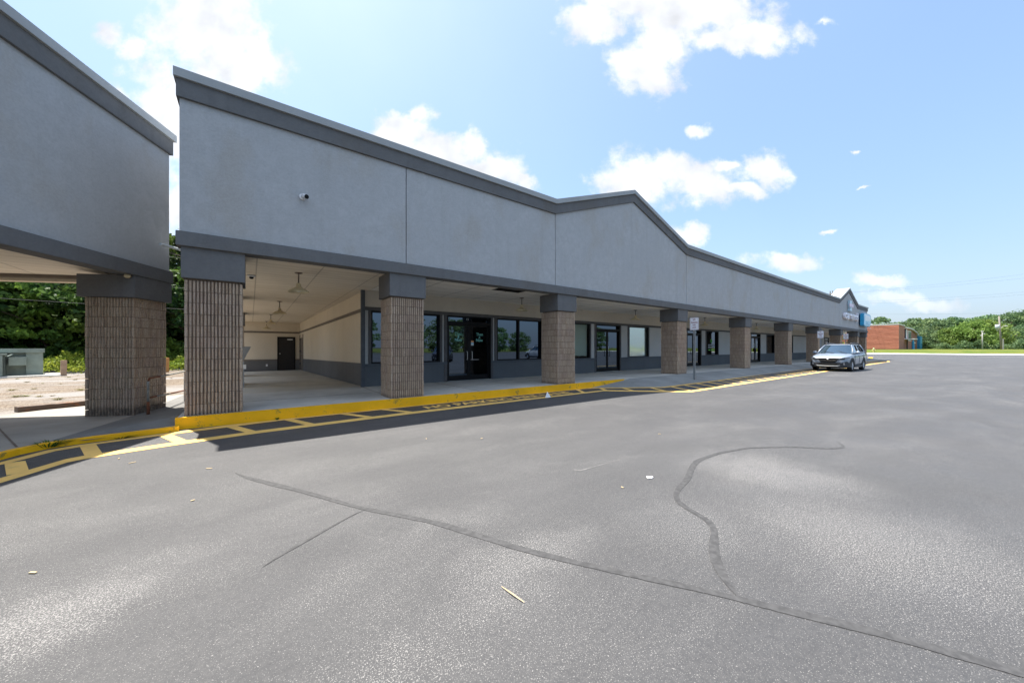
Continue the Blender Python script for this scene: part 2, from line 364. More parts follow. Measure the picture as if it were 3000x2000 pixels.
# gravel lot
t = NT('gravel'); p = t.pos()
v = t.new('ShaderNodeTexVoronoi'); t.L.new(p, v.inputs['Vector']); v.inputs['Scale'].default_value = 26
sepc = t.new('ShaderNodeSeparateColor'); t.L.new(v.outputs['Color'], sepc.inputs[0])
c = t.mix(sepc.outputs[0], (0.14, 0.11, 0.083), (0.32, 0.27, 0.21))
c = t.mix(t.ramp(v.outputs['Distance'], 0.35, 0.7), c, (0.12, 0.09, 0.065))
pale = t.ramp(t.noise(t.pos(scale=(0.5, 1.2, 1)), 0.35, 5, 0.6), 0.46, 0.6)
c = t.mix(t.math('MULTIPLY', pale, 0.8), c, (0.26, 0.25, 0.24))
c = t.mix(t.math('MULTIPLY', t.ramp(t.noise(p, 1.4, 5, 0.65), 0.62, 0.74), 0.6), c, (0.26, 0.15, 0.09))
t.bump(v.outputs['Distance'], 0.7, 0.02)
t.fin(c, 0.95, spec=0.2)

# paints
def paint(name, col, under, worn=0.6, lo=0.60, hi=0.72, sc=5):
    t = NT(name); p = t.pos()
    c = t.mix(t.ramp(t.noise(p, 1.6, 5), 0.3, 0.7), tuple(x * 0.88 for x in col), tuple(x * 1.08 for x in col))
    w = t.ramp(t.noise(p, sc, 8, 0.75), lo, hi)
    c = t.mix(t.math('MULTIPLY', w, worn), c, under)
    c = t.mix(t.ramp(t.noise(p, 110, 3), 0.6, 0.75, 0, 0.35), c, tuple(x * 0.6 for x in col))
    t.bump(t.noise(p, 110, 4, 0.7), 0.35, 0.004)
    return t.fin(c, 0.7, spec=0.35)
paint('lane_yellow', (0.86, 0.55, 0.16), (0.25, 0.2, 0.12), 0.6, 0.56, 0.68)
paint('kerb_yellow', (0.88, 0.46, 0.003), (0.22, 0.17, 0.05), 0.8, 0.56, 0.66, 3.2)
paint('lane_white', (0.7, 0.69, 0.66), (0.2, 0.2, 0.19), 0.5)

# grass / ground
t = NT('grass'); p = t.pos()
c = t.mix(t.ramp(t.noise(p, 0.35, 6, 0.65), 0.3, 0.7), (0.07, 0.115, 0.02), (0.155, 0.155, 0.035))
c = t.mix(t.ramp(t.noise(p, 6, 4, 0.7), 0.45, 0.7, 0, 0.6), c, (0.05, 0.085, 0.015))
t.bump(t.noise(p, 20, 3), 0.6, 0.03)
t.fin(c, 0.95, spec=0.1)
t = NT('earth'); p = t.pos()
t.fin(t.mix(t.ramp(t.noise(p, 0.6, 6), 0.3, 0.7), (0.045, 0.055, 0.025), (0.10, 0.085, 0.05)), 0.95, spec=0.1)

def leafmat(name, dark, mid, light, trans=0.35):
    t = NT(name); g = t.new('ShaderNodeNewGeometry'); p = g.outputs['Position']
    r = g.outputs['Random Per Island']
    c = t.mix(r, dark, mid)
    c = t.mix(t.ramp(t.noise(p, 0.55, 3), 0.4, 0.68, 0, 0.85), c, light)
    oi = t.new('ShaderNodeObjectInfo')
    hs = t.new('ShaderNodeHueSaturation'); t.L.new(c, hs.inputs['Color'])
    t.L.new(t.ramp(oi.outputs['Random'], 0, 1, 0.485, 0.515, False), hs.inputs['Hue'])
    t.L.new(t.ramp(oi.outputs['Random'], 0, 1, 0.8, 1.2, False), hs.inputs['Value'])
    t.L.new(hs.outputs[0], t.b.inputs['Base Color'])
    t.b.inputs['Roughness'].default_value = 0.6; t.b.inputs['Specular IOR Level'].default_value = 0.25
    tl = t.new('ShaderNodeBsdfTranslucent'); t.L.new(hs.outputs[0], tl.inputs['Color'])
    ms = t.new('ShaderNodeMixShader'); ms.inputs[0].default_value = trans
    t.L.new(t.b.outputs[0], ms.inputs[1]); t.L.new(tl.outputs[0], ms.inputs[2]); t.L.new(ms.outputs[0], t.o.inputs[0])
    MATS[name] = t.m
leafmat('leaf_forest', (0.012, 0.032, 0.011), (0.045, 0.10, 0.023), (0.16, 0.24, 0.035))
leafmat('leaf_far', (0.09, 0.16, 0.085), (0.16, 0.26, 0.11), (0.25, 0.34, 0.13))  # lightened and greyed so the leaf colour itself carries the distance haze
leafmat('leaf_bright', (0.12, 0.22, 0.05), (0.2, 0.32, 0.07), (0.28, 0.4, 0.09), 0.4)
leafmat('leaf_weed', (0.07, 0.125, 0.015), (0.21, 0.29, 0.03), (0.36, 0.38, 0.05), 0.4)
leafmat('grass_blade', (0.04, 0.10, 0.02), (0.08, 0.17, 0.03), (0.12, 0.2, 0.04))
leafmat('weed_dry', (0.12, 0.12, 0.04), (0.2, 0.19, 0.06), (0.28, 0.2, 0.09), 0.2)

# red lap siding, brick
t = NT('red_siding'); p = t.pos()
t.fin(t.mix(t.ramp(t.noise(t.pos(scale=(0.3, 0.3, 3)), 1.2, 5), 0.3, 0.7), (0.48, 0.15, 0.075), (0.62, 0.22, 0.115)), 0.6)

# ------------------------------------------------------------------ mesh helpers
class MB:
    def __init__(s): s.v = []; s.f = []
    def add(s, vs, fs):
        o = len(s.v); s.v += [tuple(v) for v in vs]; s.f += [tuple(o + i for i in f) for f in fs]; return s
    def box(s, x0, x1, y0, y1, z0, z1):
        return s.add([(x0,y0,z0),(x1,y0,z0),(x1,y1,z0),(x0,y1,z0),(x0,y0,z1),(x1,y0,z1),(x1,y1,z1),(x0,y1,z1)],
                     [(0,3,2,1),(4,5,6,7),(0,1,5,4),(1,2,6,5),(2,3,7,6),(3,0,4,7)])
    def prism_y(s, poly, y0, y1):          # poly in (x,z), ccw seen from -y
        n = len(poly)
        vs = [(x, y0, z) for x, z in poly] + [(x, y1, z) for x, z in poly]
        fs = [tuple(range(n)), tuple(range(2 * n - 1, n - 1, -1))]
        for i in range(n): j = (i + 1) % n; fs.append((i, i + n, j + n, j))
        return s.add(vs, fs)
    def prism_z(s, poly, z0, z1):
        n = len(poly)
        vs = [(x, y, z0) for x, y in poly] + [(x, y, z1) for x, y in poly]
        fs = [tuple(range(n - 1, -1, -1)), tuple(range(n, 2 * n))]
        for i in range(n): j = (i + 1) % n; fs.append((i, j, j + n, i + n))
        return s.add(vs, fs)
    def tube(s, pts, r, n=8, cap=True):
        pts = [Vector(p) for p in pts]
        rs = r if isinstance(r, (list, tuple)) else [r] * len(pts)
        vs = []; fs = []
        for i, p in enumerate(pts):
            d = (pts[min(i + 1, len(pts) - 1)] - pts[max(i - 1, 0)]).normalized()
            a = Vector((0, 0, 1)) if abs(d.z) < 0.9 else Vector((1, 0, 0))
            u = d.cross(a).normalized(); w = d.cross(u)
            for k in range(n):
                an = 2 * math.pi * k / n
                vs.append(p + (u * math.cos(an) + w * math.sin(an)) * rs[i])
        for i in range(len(pts) - 1):
            for k in range(n):
                a = i * n + k; b = i * n + (k + 1) % n
                fs.append((a, b, b + n, a + n))
        if cap: fs.append(tuple(range(n - 1, -1, -1))); fs.append(tuple(range((len(pts) - 1) * n, len(pts) * n)))
        return s.add(vs, fs)
    def lathe(s, prof, c=(0, 0, 0), n=20):
        vs = []; fs = []
        for r, z in prof:
            for k in range(n):
                a = 2 * math.pi * k / n; vs.append((c[0] + r * math.cos(a), c[1] + r * math.sin(a), c[2] + z))
        for i in range(len(prof) - 1):
            for k in range(n):
                a = i * n + k; b = i * n + (k + 1) % n; fs.append((a, b, b + n, a + n))
        return s.add(vs, fs)
    def build(s, name, mat, parent=None, smooth=False, bevel=0.0, loc=None):
        me = bpy.data.meshes.new(name)
        off = Vector((0, 0, 0))
        if loc is not None: off = Vector(loc)
        vs = [(v[0] - off.x, v[1] - off.y, v[2] - off.z) for v in s.v]
        me.from_pydata(vs, [], s.f); me.update()
        bm = bmesh.new(); bm.from_mesh(me)
        bmesh.ops.recalc_face_normals(bm, faces=bm.faces)
        if bevel > 0: bmesh.ops.bevel(bm, geom=bm.edges[:], offset=bevel, segments=2, affect='EDGES', clamp_overlap=True)
        bm.to_mesh(me); bm.free()
        me.materials.append(MATS[mat])
        if smooth:
            for p in me.polygons: p.use_smooth = True
        o = bpy.data.objects.new(name, me); COL.objects.link(o)
        if parent is not None: o.parent = parent
        elif loc is not None: o.location = off
        return o

def tag(o, label=None, cat=None, group=None, kind=None):
    if label: o['label'] = label
    if cat: o['category'] = cat
    if group: o['group'] = group
    if kind: o['kind'] = kind
    return o
def thing(name, label, cat, loc=(0, 0, 0), rz=0.0, group=None):
    o = bpy.data.objects.new(name, None); COL.objects.link(o); o.empty_display_size = 0.3
    o.location = loc; o.rotation_euler = (0, 0, rz)
    return tag(o, label, cat, group)
def copy_tree(o, parent=None):
    kids = list(o.children)
    c = o.copy(); COL.objects.link(c)
    if parent is not None: c.parent = parent
    for k in kids: copy_tree(k, c)
    return c
def struct(mb, name, mat, **kw):
    o = mb.build(name, mat, **kw); o['kind'] = 'structure'; return o

def sheet(poly, z, name, mat, kind='structure'):
    m = MB(); m.add([(x, y, z) for x, y in poly], [tuple(range(len(poly)))])
    o = m.build(name, mat)
    if kind: o['kind'] = kind
    return o
def strip(mb, A, B, z):
    n = len(A); vs = [(x, y, z) for x, y in A] + [(x, y, z) for x, y in B]
    mb.add(vs, [(i, i + 1, n + i + 1, n + i) for i in range(n - 1)])
def text_mesh(body, height, name, mat, parent=None, xscale=1.0, extrude=0.002, bold=0.0, width=None, matrix=None, align='LEFT'):
    cu = bpy.data.curves.new(name, 'FONT'); cu.body = body; cu.size = 1.0; cu.extrude = 0; cu.offset = bold
    cu.align_x = 'LEFT'
    ob = bpy.data.objects.new(name, cu); COL.objects.link(ob)
    dg = bpy.context.evaluated_depsgraph_get()
    me = bpy.data.meshes.new_from_object(ob.evaluated_get(dg))
    bpy.data.objects.remove(ob); bpy.data.curves.remove(cu)
    co = np.zeros(len(me.vertices) * 3, dtype=np.float64); me.vertices.foreach_get('co', co); co = co.reshape(-1, 3)
    mn = co.min(0); mx = co.max(0)
    sy = height / (0.70 + 2 * bold); sx = sy * xscale
    if width: sx = width / (mx[0] - mn[0])
    co[:, 0] = (co[:, 0] - mn[0]) * sx; co[:, 1] *= sy
    w = (mx[0] - mn[0]) * sx
    if align == 'CENTER': co[:, 0] -= w / 2
    me.vertices.foreach_set('co', co.ravel()); me.update()
    bm = bmesh.new(); bm.from_mesh(me)
    bmesh.ops.remove_doubles(bm, verts=bm.verts, dist=1e-5)
    if extrude > 0:
        r = bmesh.ops.extrude_face_region(bm, geom=bm.faces[:])
        bmesh.ops.translate(bm, verts=[g for g in r['geom'] if isinstance(g, bmesh.types.BMVert)], vec=(0, 0, extrude))
    bmesh.ops.recalc_face_normals(bm, faces=bm.faces)
    if matrix is not None: bm.transform(matrix)
    bm.to_mesh(me); bm.free()
    me.materials.clear(); me.materials.append(MATS[mat])
    o = bpy.data.objects.new(name, me); COL.objects.link(o)
    if parent is not None: o.parent = parent
    return o
def facing(x, y, z):       # text plane standing upright, read from -y
    return Matrix.Translation((x, y, z)) @ Matrix.Rotation(R(90), 4, 'X')

# ------------------------------------------------------------------ ground
EYE = 1.42
sheet([(-1500, -1500), (2500, -1500), (2500, 1500), (-1500, 1500)], -0.06, 'ground', 'earth')
sheet([(-70, -75), (118.6, -75), (120.6, -4), (118.0, 17), (116.5, 60), (-70, 60)], 0.0, 'parking_lot', 'asphalt')
# left walk, gravel lot
Lx, Ly = 0.4418, 0.8971
kerbL = [(-0.98, 8.22), (-1.5, 8.10), (-1.97, 8.02), (-2.28, 7.90), (-2.47, 7.66), (-2.62, 7.25), (-3.3, 5.87), (-5.6, 1.2), (-8.5, -4.7)]
walk_out = [(-1.03, 14.0), (-1.56, 13.96), (-1.95, 13.7), (-2.6, 12.95), (-3.03, 12.52), (-3.63, 12.2), (-4.3, 11.4), (-6.5, 7.2), (-12, -4.0)]
sheet([(-60, -20), (-11.6, -4.2)] + [(x, y) for x, y in reversed(walk_out)] + [(-1.0, 60), (-60, 60)], 0.035, 'gravel_lot', 'gravel')
m = MB(); m.prism_z([(-1.03, 8.24)] + kerbL[1:] + list(reversed(walk_out)), -0.03, 0.07)
struct(m, 'side_walkway', 'concrete_pale')
# kerb paint along the left walk
m = MB()
def offset(pts, d):
    out = []
    for i, p in enumerate(pts):
        a = Vector(pts[max(i - 1, 0)]); b = Vector(pts[min(i + 1, len(pts) - 1)]); t_ = (b - a).normalized()
        out.append((p[0] - t_.y * d, p[1] + t_.x * d))
    return out
k_out = offset(kerbL, 0.012); k_in = offset(kerbL, -0.10)
vs = [(x, y, 0.0) for x, y in k_out] + [(x, y, 0.078) for x, y in k_out] + [(x, y, 0.078) for x, y in k_in]
n = len(kerbL); fs = []
for i in range(n - 1): fs += [(i, i + 1, n + i + 1, n + i), (n + i, n + i + 1, 2 * n + i + 1, 2 * n + i)]
m.add(vs, fs); struct(m, 'painted_kerb', 'kerb_yellow')
# joints in the left walk
m = MB()
for a, b in [((-3.7, 10.62), (-2.55, 7.86)), ((-2.34, 7.95), (-1.80, 10.10))]:
    a = Vector(a); b = Vector(b); d = (b - a).normalized(); q = Vector((-d.y, d.x)) * 0.011
    m.add([(a.x - q.x, a.y - q.y, 0.0745), (b.x - q.x, b.y - q.y, 0.0745), (b.x + q.x, b.y + q.y, 0.0745), (a.x + q.x, a.y + q.y, 0.0745)], [(0, 1, 2, 3)])
struct(m, 'walkway_joints', 'block_joint')
# asphalt ramp up to the main walk
m = MB(); m.add([(-1.03, 8.26, 0.03), (-1.03, 8.75, 0.19), (-1.03, 14.0, 0.19), (-1.5, 14.0, 0.08), (-1.85, 10.1, 0.079), (-2.33, 8.0, 0.079), (-1.97, 7.98, 0.05), (-1.03, 8.24, 0.0)],
              [(0, 1, 5, 6), (1, 2, 3, 4), (1, 4, 5)])
struct(m, 'walkway_ramp', 'concrete_ramp')
# main platform
BX1 = 59.2
m = MB(); m.box(-1.03, BX1 + 0.3, 8.37, 11.7, -0.05, 0.2)
struct(m, 'covered_walkway', 'concrete_walk')
m = MB()
slope = 0.0137
m.add([(-1.03, 11.7, 0.2), (2.95, 11.7, 0.2), (2.7, 26.9, 0.2 - slope * 15.2), (-1.03, 26.9, 0.2 - slope * 15.2),
       (-1.03, 11.7, -0.1), (2.95, 11.7, -0.1), (2.7, 26.9, -0.1), (-1.03, 26.9, -0.1)], [(0, 1, 2, 3), (0, 3, 7, 4), (1, 5, 6, 2), (3, 2, 6, 7)])
struct(m, 'breezeway_floor', 'concrete_floor')
m = MB()
for x in (5.2, 9.1, 13.0, 17.2, 21.4, 25.6, 29.8, 34.0, 38.2, 42.4, 46.6, 50.8, 55):
    m.box(x - 0.006, x + 0.006, 8.55, 11.55, 0.198, 0.204)
m.box(-1.0, BX1, 9.996, 10.004, 0.198, 0.2035)
m.box(2.78, 2.79, 8.55, 11.5, 0.198, 0.204)
struct(m, 'walkway_joint_lines', 'block_joint')
# yellow kerb (full height to 9.6, then buried by the flare)
m = MB(); m.add([(-1.045, 8.345, -0.02), (11.6, 8.345, -0.02), (11.6, 8.345, 0.206), (-1.045, 8.345, 0.206), (11.9, 8.43, 0.206), (-1.045, 8.43, 0.206), (-1.045, 8.72, 0.206), (-1.045, 8.72, -0.02)],
                [(0, 1, 2, 3), (3, 2, 4, 5), (0, 3, 5, 6, 7)])
struct(m, 'yellow_kerb', 'kerb_yellow')
# flare and apron
m = MB(); m.add([(9.7, 8.34, 0.004), (11.95, 6.98, 0.006), (12.0, 8.40, 0.207), (BX1 + 0.3, 8.40, 0.207), (BX1 + 0.3, 7.25, 0.006), (35, 7.2, 0.006)],
                [(0, 1, 2), (1, 5, 4, 3, 2)])
struct(m, 'sidewalk_apron', 'concrete_apron')
# wedge of ground east side
# ---- lane paint
m = MB()
o_out = [(-5.0, 0.3), (-2.11, 6.16), (-1.99, 6.40), (-1.82, 6.78), (-1.68, 6.87), (-0.9, 7.04), (0.07, 7.20), (2.73, 7.35), (6.7, 7.44), (9.3, 7.46), (10.2, 6.6), (11.3, 5.62), (13, 5.64), (27.8, 5.68), (40.6, 5.78), (52.6, 5.84), (55.6, 6.3)]
o_in = [(-5.2, 0.42), (-2.19, 6.40), (-2.08, 6.62), (-1.89, 7.00), (-1.74, 7.09), (-0.92, 7.28), (0.08, 7.44), (2.83, 7.60), (6.75, 7.63), (9.54, 7.65), (10.4, 6.85), (11.46, 5.83), (13, 5.86), (27.8, 5.88), (40.6, 5.96), (52.6, 5.98), (55.5, 6.4)]
strip(m, o_out, o_in, 0.004)
i_out = [(-5.3, 1.2), (-2.43, 7.12), (-2.31, 7.30), (-2.15, 7.62), (-1.95, 7.74), (-1.76, 7.82), (-1.21, 7.93), (-0.36, 8.06), (0.5, 8.21), (3.15, 8.27), (6.2, 8.27), (9.4, 8.26), (11.85, 6.82), (16.3, 6.84), (22, 7.05), (35, 7.08), (56, 7.1)]
i_in = [(-5.45, 1.3), (-2.53, 7.20), (-2.42, 7.42), (-2.26, 7.76), (-2.0, 7.90), (-1.78, 7.95), (-1.1, 8.12), (-0.34, 8.30), (0.5, 8.335), (3.15, 8.335), (6.2, 8.335), (9.65, 8.335), (11.95, 6.97), (16.4, 6.975), (22, 7.185), (35, 7.19), (56, 7.25)]
strip(m, i_out, i_in, 0.0045)
def bar(pi, po, w=0.16):
    m.add([(pi[0] - w / 2, pi[1], 0.0035), (po[0] - w / 2, po[1], 0.0035), (po[0] + w / 2, po[1], 0.0035), (pi[0] + w / 2, pi[1], 0.0035)], [(0, 1, 2, 3)])
bars = [((-2.75, 6.6), (-2.5, 5.9)), ((-2.35, 7.2), (-2.1, 6.5)), ((-1.90, 7.8), (-1.65, 7.0)), ((-1.13, 8.0), (-0.82, 7.2)), ((-0.29, 8.15), (0.03, 7.35)), ((0.60, 8.25), (0.92, 7.4)),
        ((1.59, 8.3), (1.97, 7.5)), ((2.46, 8.3), (2.87, 7.5)), ((8.93, 8.3), (8.45, 7.55)), ((9.9, 8.15), (9.5, 7.5)), ((10.64, 7.75), (10.16, 6.95)), ((11.5, 7.2), (10.95, 6.3))]
for k in range(10): bars.append(((12.38 + 0.94 * k, 6.9), (11.66 + 0.94 * k, 5.8)))
for k in range(9): bars.append(((31.5 + 0.94 * k, 7.1), (32.2 + 0.94 * k, 5.8)))
for k in range(12): bars.append(((44.5 + 0.94 * k, 7.15), (43.7 + 0.94 * k, 5.9)))
for b in bars: bar(*b)
tag(struct(m, 'fire_lane_stripes', 'lane_yellow'))
T0 = Matrix.Translation
for body, x0, y0, h, w in (('NO PARKING', 3.32, 7.74, 0.40, 2.50), ('FIRE LANE', 5.98, 7.74, 0.40, 2.18), ('NO PARKING', 21.9, 6.22, 0.42, 3.4), ('FIRE LANE', 25.7, 6.22, 0.42, 3.1)):
    o = text_mesh(body, h, 'fire_lane_lettering', 'lane_yellow', extrude=0, bold=0.028, width=w, matrix=T0((x0, y0, 0.005)))
    o['kind'] = 'structure'
m = MB(); strip(m, [(91.2, 0.75), (94.6, -4.6), (97, -9)], [(91.5, 0.75), (94.9, -4.6), (97.3, -9)], 0.005)
0 and strip(m, [(58.6, 7.0), (64, 7.3), (69.5, 8.3)], [(58.6, 7.09), (64, 7.4), (69.55, 8.45)], 0.005)
struct(m, 'white_parking_lines', 'lane_white')
# crack sealant bands
def band(pts, w, z=0.003):
    n = len(pts); P = []
    for i in range(n - 1):
        a = Vector(pts[i]); b = Vector(pts[i + 1]); k = max(2, int((b - a).length / 0.035))
        for j in range(k): P.append(tuple(a.lerp(b, j / k)))
    P.append(pts[-1])
    # smooth
    for _ in range(14): P = [P[0]] + [((P[i-1][0] + P[i][0] + P[i+1][0]) / 3, (P[i-1][1] + P[i][1] + P[i+1][1]) / 3) for i in range(1, len(P) - 1)] + [P[-1]]
    rr = random.Random(len(pts))
    jit = [w / 2 * (1 + 0.14 * math.sin(i * 0.09) + 0.07 * math.sin(i * 0.31 + 1) + rr.uniform(-0.09, 0.09)) * min(1, 0.1 + i / 14, 0.1 + (len(P) - 1 - i) / 8) for i in range(len(P))]
    A = offset(P, 1); A = [(P[i][0] + (A[i][0] - P[i][0]) * jit[i], P[i][1] + (A[i][1] - P[i][1]) * jit[i]) for i in range(len(P))]
    B = [(2 * P[i][0] - A[i][0], 2 * P[i][1] - A[i][1]) for i in range(len(P))]
    mm = MB(); strip(mm, A, B, z); struct(mm, 'crack_sealant', 'crack_seal')
band([(-0.14, 5.1), (-0.06, 4.87), (0.43, 4.0), (0.79, 3.29), (0.97, 3.03), (1.21, 2.67), (1.54, 1.94), (1.84, 1.43), (2.11, 1.02), (2.32, 0.65), (2.54, 0.27), (2.71, -0.1), (2.9, -0.5)], 0.056)
band([(7.11, 1.33), (6.8, 1.18), (6.52, 1.33), (6.29, 1.62), (5.69, 2.01), (5.07, 2.15), (4.5, 2.17), (4.09, 2.04), (3.8, 1.92), (3.42, 1.84), (3.2, 1.75), (3.09, 1.6), (3.06, 1.4), (3.0, 1.29), (2.75, 1.2), (2.52, 1.1), (2.33, 0.96), (2.24, 0.86), (2.2, 0.80)], 0.058, 0.0036)
band([(0.81, 3.25), (0.66, 3.20), (0.52, 3.09), (0.40, 3.04), (0.26, 2.93), (0.14, 2.88), (0.06, 2.79)], 0.028, 0.0036)
m = MB(); strip(m, [(3.02, 2.86), (3.06, 2.79), (3.3, 2.785), (3.6, 2.775), (3.8, 2.77)], [(3.035, 2.865), (3.065, 2.805), (3.3, 2.793), (3.6, 2.781), (3.8, 2.773)], 0.003); plain('scrape_pale', (0.19, 0.185, 0.175), 0.8, var=0.4, scale=30); struct(m, 'scrape_mark', 'scrape_pale')

# far grass bank behind a concrete kerb
m = MB()
ks = [(114, 90), (116.5, 60), (118.0, 17), (120.4, -4), (122.6, -40), (124, -90)]
strip_pts = [(0.0, 0.11), (1.2, 0.16), (5, 0.42), (10, 0.7), (16, 0.93), (24, 1.0), (600, 1.0)]
vs = []; 
for d, z in strip_pts:
    for x, y in ks: vs.append((x + 0.3 + d, y * (1 if d < 100 else 6), z))
fs = []; n = len(ks)
for i in range(len(strip_pts) - 1):
    for j in range(n - 1): fs.append((i * n + j, i * n + j + 1, (i + 1) * n + j + 1, (i + 1) * n + j))
m.add(vs, fs); struct(m, 'grass_bank', 'grass', smooth=True)
m = MB()
for j in range(n - 1):
    (xa, ya), (xb, yb) = ks[j], ks[j + 1]
    m.add([(xa - 0.3, ya, 0.005), (xb - 0.3, yb, 0.005), (xb + 0.2, yb, 0.17), (xa + 0.2, ya, 0.17), (xb + 0.7, yb, 0.17), (xa + 0.7, ya, 0.17)], [(0, 1, 2, 3), (3, 2, 4, 5)])
struct(m, 'far_kerb', 'kerb_concrete')
# grass beyond the lot behind the camera (seen mirrored in the shop windows)
sheet([(-70, -75), (160, -75), (160, -400), (-70, -400)], 0.05, 'grass_verge', 'grass')

# ------------------------------------------------------------------ fluted block column (shared meshes)
def column_mesh(H, seed):
    rr = random.Random(seed)
    W = 0.813; nrib = 16; pitch = W / nrib; course = 0.2032
    core = MB(); ribs = MB()
    g = 0.028
    core.box(g, W - g, g, W - g, 0, H)
    nc = int(math.ceil(H / course - 0.05))
    for c in range(nc):
        z0 = H - (nc - c) * course if False else c * course
        z1 = min(H, z0 + course)
        if z1 - z0 < 0.03: continue
        for side in range(4):
            off = 0
            for k in range(nrib):
                # blocks are eight ribs long, laid in running bond
                blk = (k + (4 if (c + side) % 2 else 0)) // 8
                br = random.Random(seed * 131 + c * 17 + side * 5 + blk); bo = br.uniform(-0.004, 0.004)
                a0 = k * pitch + 0.0075 + rr.uniform(-0.003, 0.002); a1 = (k + 1) * pitch - 0.0075 + rr.uniform(-0.002, 0.003)
                if k == 0: a0 = 0.0
                if k == nrib - 1: a1 = W
                end = k in (0, nrib - 1)
                p = [rr.uniform(-0.007, 0.006) + bo for _ in range(6)]
                zb = z0 + 0.0045; zt = z1 - 0.0045; zm = (zb + zt) / 2 + rr.uniform(-.03, .03)
                ch = 0.008
                rows = []
                for i, z in enumerate((zb, zm, zt)):
                    o1 = p[i]; o2 = p[i + 3]
                    rows.append([(a0, g, z), (a0 + (0 if k == 0 else ch), o1, z), (a1 - (0 if k == nrib - 1 else ch), o2, z), (a1, g, z)])
                vs = [q for r_ in rows for q in r_]
                fs = []
                for i in range(2):
                    for j in range(3): fs.append((i*4+j, i*4+j+1, (i+1)*4+j+1, (i+1)*4+j))
                fs.append((0, 3, 2, 1)); fs.append((8, 9, 10, 11))
                def tr(q):
                    x, y, z = q
                    if side == 0: return (x, y, z)
                    if side == 1: return (W - y, x, z)
                    if side == 2: return (W - x, W - y, z)
                    return (y, W - x, z)
                ribs.add([tr(q) for q in vs], fs)
    a = core.build('mortar_core', 'block_joint'); b = ribs.build('block_facing', 'split_block')
    return a, b
def make_column(parent, x, y, zbase, H, cap_top, over=0.045, src=None, capover=None):
    """a fluted block column: part 'column', with mortar core and stucco capital below it"""
    if src is None:
        a, b = column_mesh(H, 11 + int(H * 10))
        b.name = 'column'; a.name = 'mortar_core'
        b.parent = parent; b.location = (x, y, zbase)
        a.parent = b
        W = 0.813
        mm = MB(); mm.box(-over, W + over, -over, W + over, H, cap_top - zbase)
        c = mm.build('capital', 'stucco_dark', parent=b, bevel=0.006)
        return b
    c = copy_tree(src, parent); c.location = (x, y, zbase)
    return c

def roofline(pts, x):
    for (xa, za), (xb, zb) in zip(pts, pts[1:]):
        if xa <= x <= xb: return za + (zb - za) * (x - xa) / (xb - xa)
    return pts[-1][1]

def fascia(parent, x0, x1, prof, joints, y_face, depth, zsof, zband, ends=(True, True)):
    """stucco sign wall on the columns: panels, upper band following the roofline, lower band, coping"""
    ub0, ub1, cap = 0.47, 0.14, 0.14
    xs = sorted(set([x0, x1] + [p[0] for p in prof if x0 < p[0] < x1]))
    js = [x0] + [j for j in joints if x0 < j < x1] + [x1]
    for a, b in zip(js, js[1:]):
        ga = 0.009 if a != x0 else 0; gb = 0.009 if b != x1 else 0
        top = [(x, roofline(prof, x) - ub1 - 0.02) for x in [a + ga] + [q for q in xs if a + 0.05 < q < b - 0.05] + [b - gb]]
        poly = [(a + ga, zband - 0.05), (b - gb, zband - 0.05)] + list(reversed(top))
        mm = MB(); mm.prism_y(poly, y_face, y_face + 0.12); mm.build('stucco_panel', 'stucco_light', parent, bevel=0.003)
    # structure behind
    top = [(x, roofline(prof, x) - 0.16) for x in xs]
    mm = MB(); mm.prism_y([(x0 + 0.03, zband - 0.02), (x1 - 0.03, zband - 0.02)] + [(min(max(x, x0 + 0.03), x1 - 0.03), z) for x, z in reversed(top)], y_face + 0.121, y_face + depth)
    mm.build('parapet_core', 'stucco_dark', parent)
    def ribbon(dz0, dz1, ya, yb, name, mat, xo, bev=0.0):
        mm = MB()
        P = [(x + (-xo if x == x0 else xo if x == x1 else 0), roofline(prof, x)) for x in xs]
        vs = [(x, ya, z - dz0) for x, z in P] + [(x, ya, z - dz1) for x, z in P] + [(x, yb, z - dz1) for x, z in P] + [(x, yb, z - dz0) for x, z in P]
        k = len(P); fs = []
        for i in range(k - 1):
            for q in range(4):
                a = q * k + i; b = ((q + 1) % 4) * k + i
                fs.append((a, a + 1, b + 1, b))
        fs.append((0, k, 2 * k, 3 * k)); fs.append((k - 1, 4 * k - 1, 3 * k - 1, 2 * k - 1))
        mm.add(vs, fs); return mm.build(name, mat, parent, bevel=bev)
    ribbon(ub0, ub1, y_face - 0.055, y_face + depth + 0.02, 'upper_band', 'stucco_dark', 0.04, 0.004)
    ribbon(0.155, 0.0, y_face - 0.105, y_face + depth + 0.06, 'roof_coping', 'coping_metal', 0.07, 0.003)
    mm = MB(); mm.box(x0 - 0.045, x1 + 0.045, y_face - 0.055, y_face + 0.28, zsof, zband)
    mm.build('lower_band', 'stucco_dark', parent, bevel=0.006)

# ------------------------------------------------------------------ main building
main = thing('shopping_centre', 'long grey stucco shopping centre with two gables and a covered walkway on brown block columns', 'building', (0, 0, 0))
prof = [(-1.0, 6.27), (8.02, 6.27), (12.3, 7.71), (16.5, 6.27), (45.6, 6.2), (49.6, 7.6), (53.7, 6.2), (BX1, 6.22)]
YF = 8.43
fascia(main, -1.0, BX1 - 0.1, prof, [3.05, 8.04, 16.53, 24.2, 31.6, 39.0, 45.6], YF, 0.42, 3.21, 3.465)
UC = [-0.94, 2.70, 8.20] + [8.197 + 7.627 * i for i in range(1, 7)] + [58.30]
col0 = None
for i, u in enumerate(UC):
    c = make_column(main, u, 8.48, 0.195, 2.465, 3.235, src=col0)
    if col0 is None: col0 = c
# columns down the open side of the breezeway
for v in (15.0, 21.0):
    make_column(main, -1.07, v, 0.03, 2.465, 3.2, src=col0)
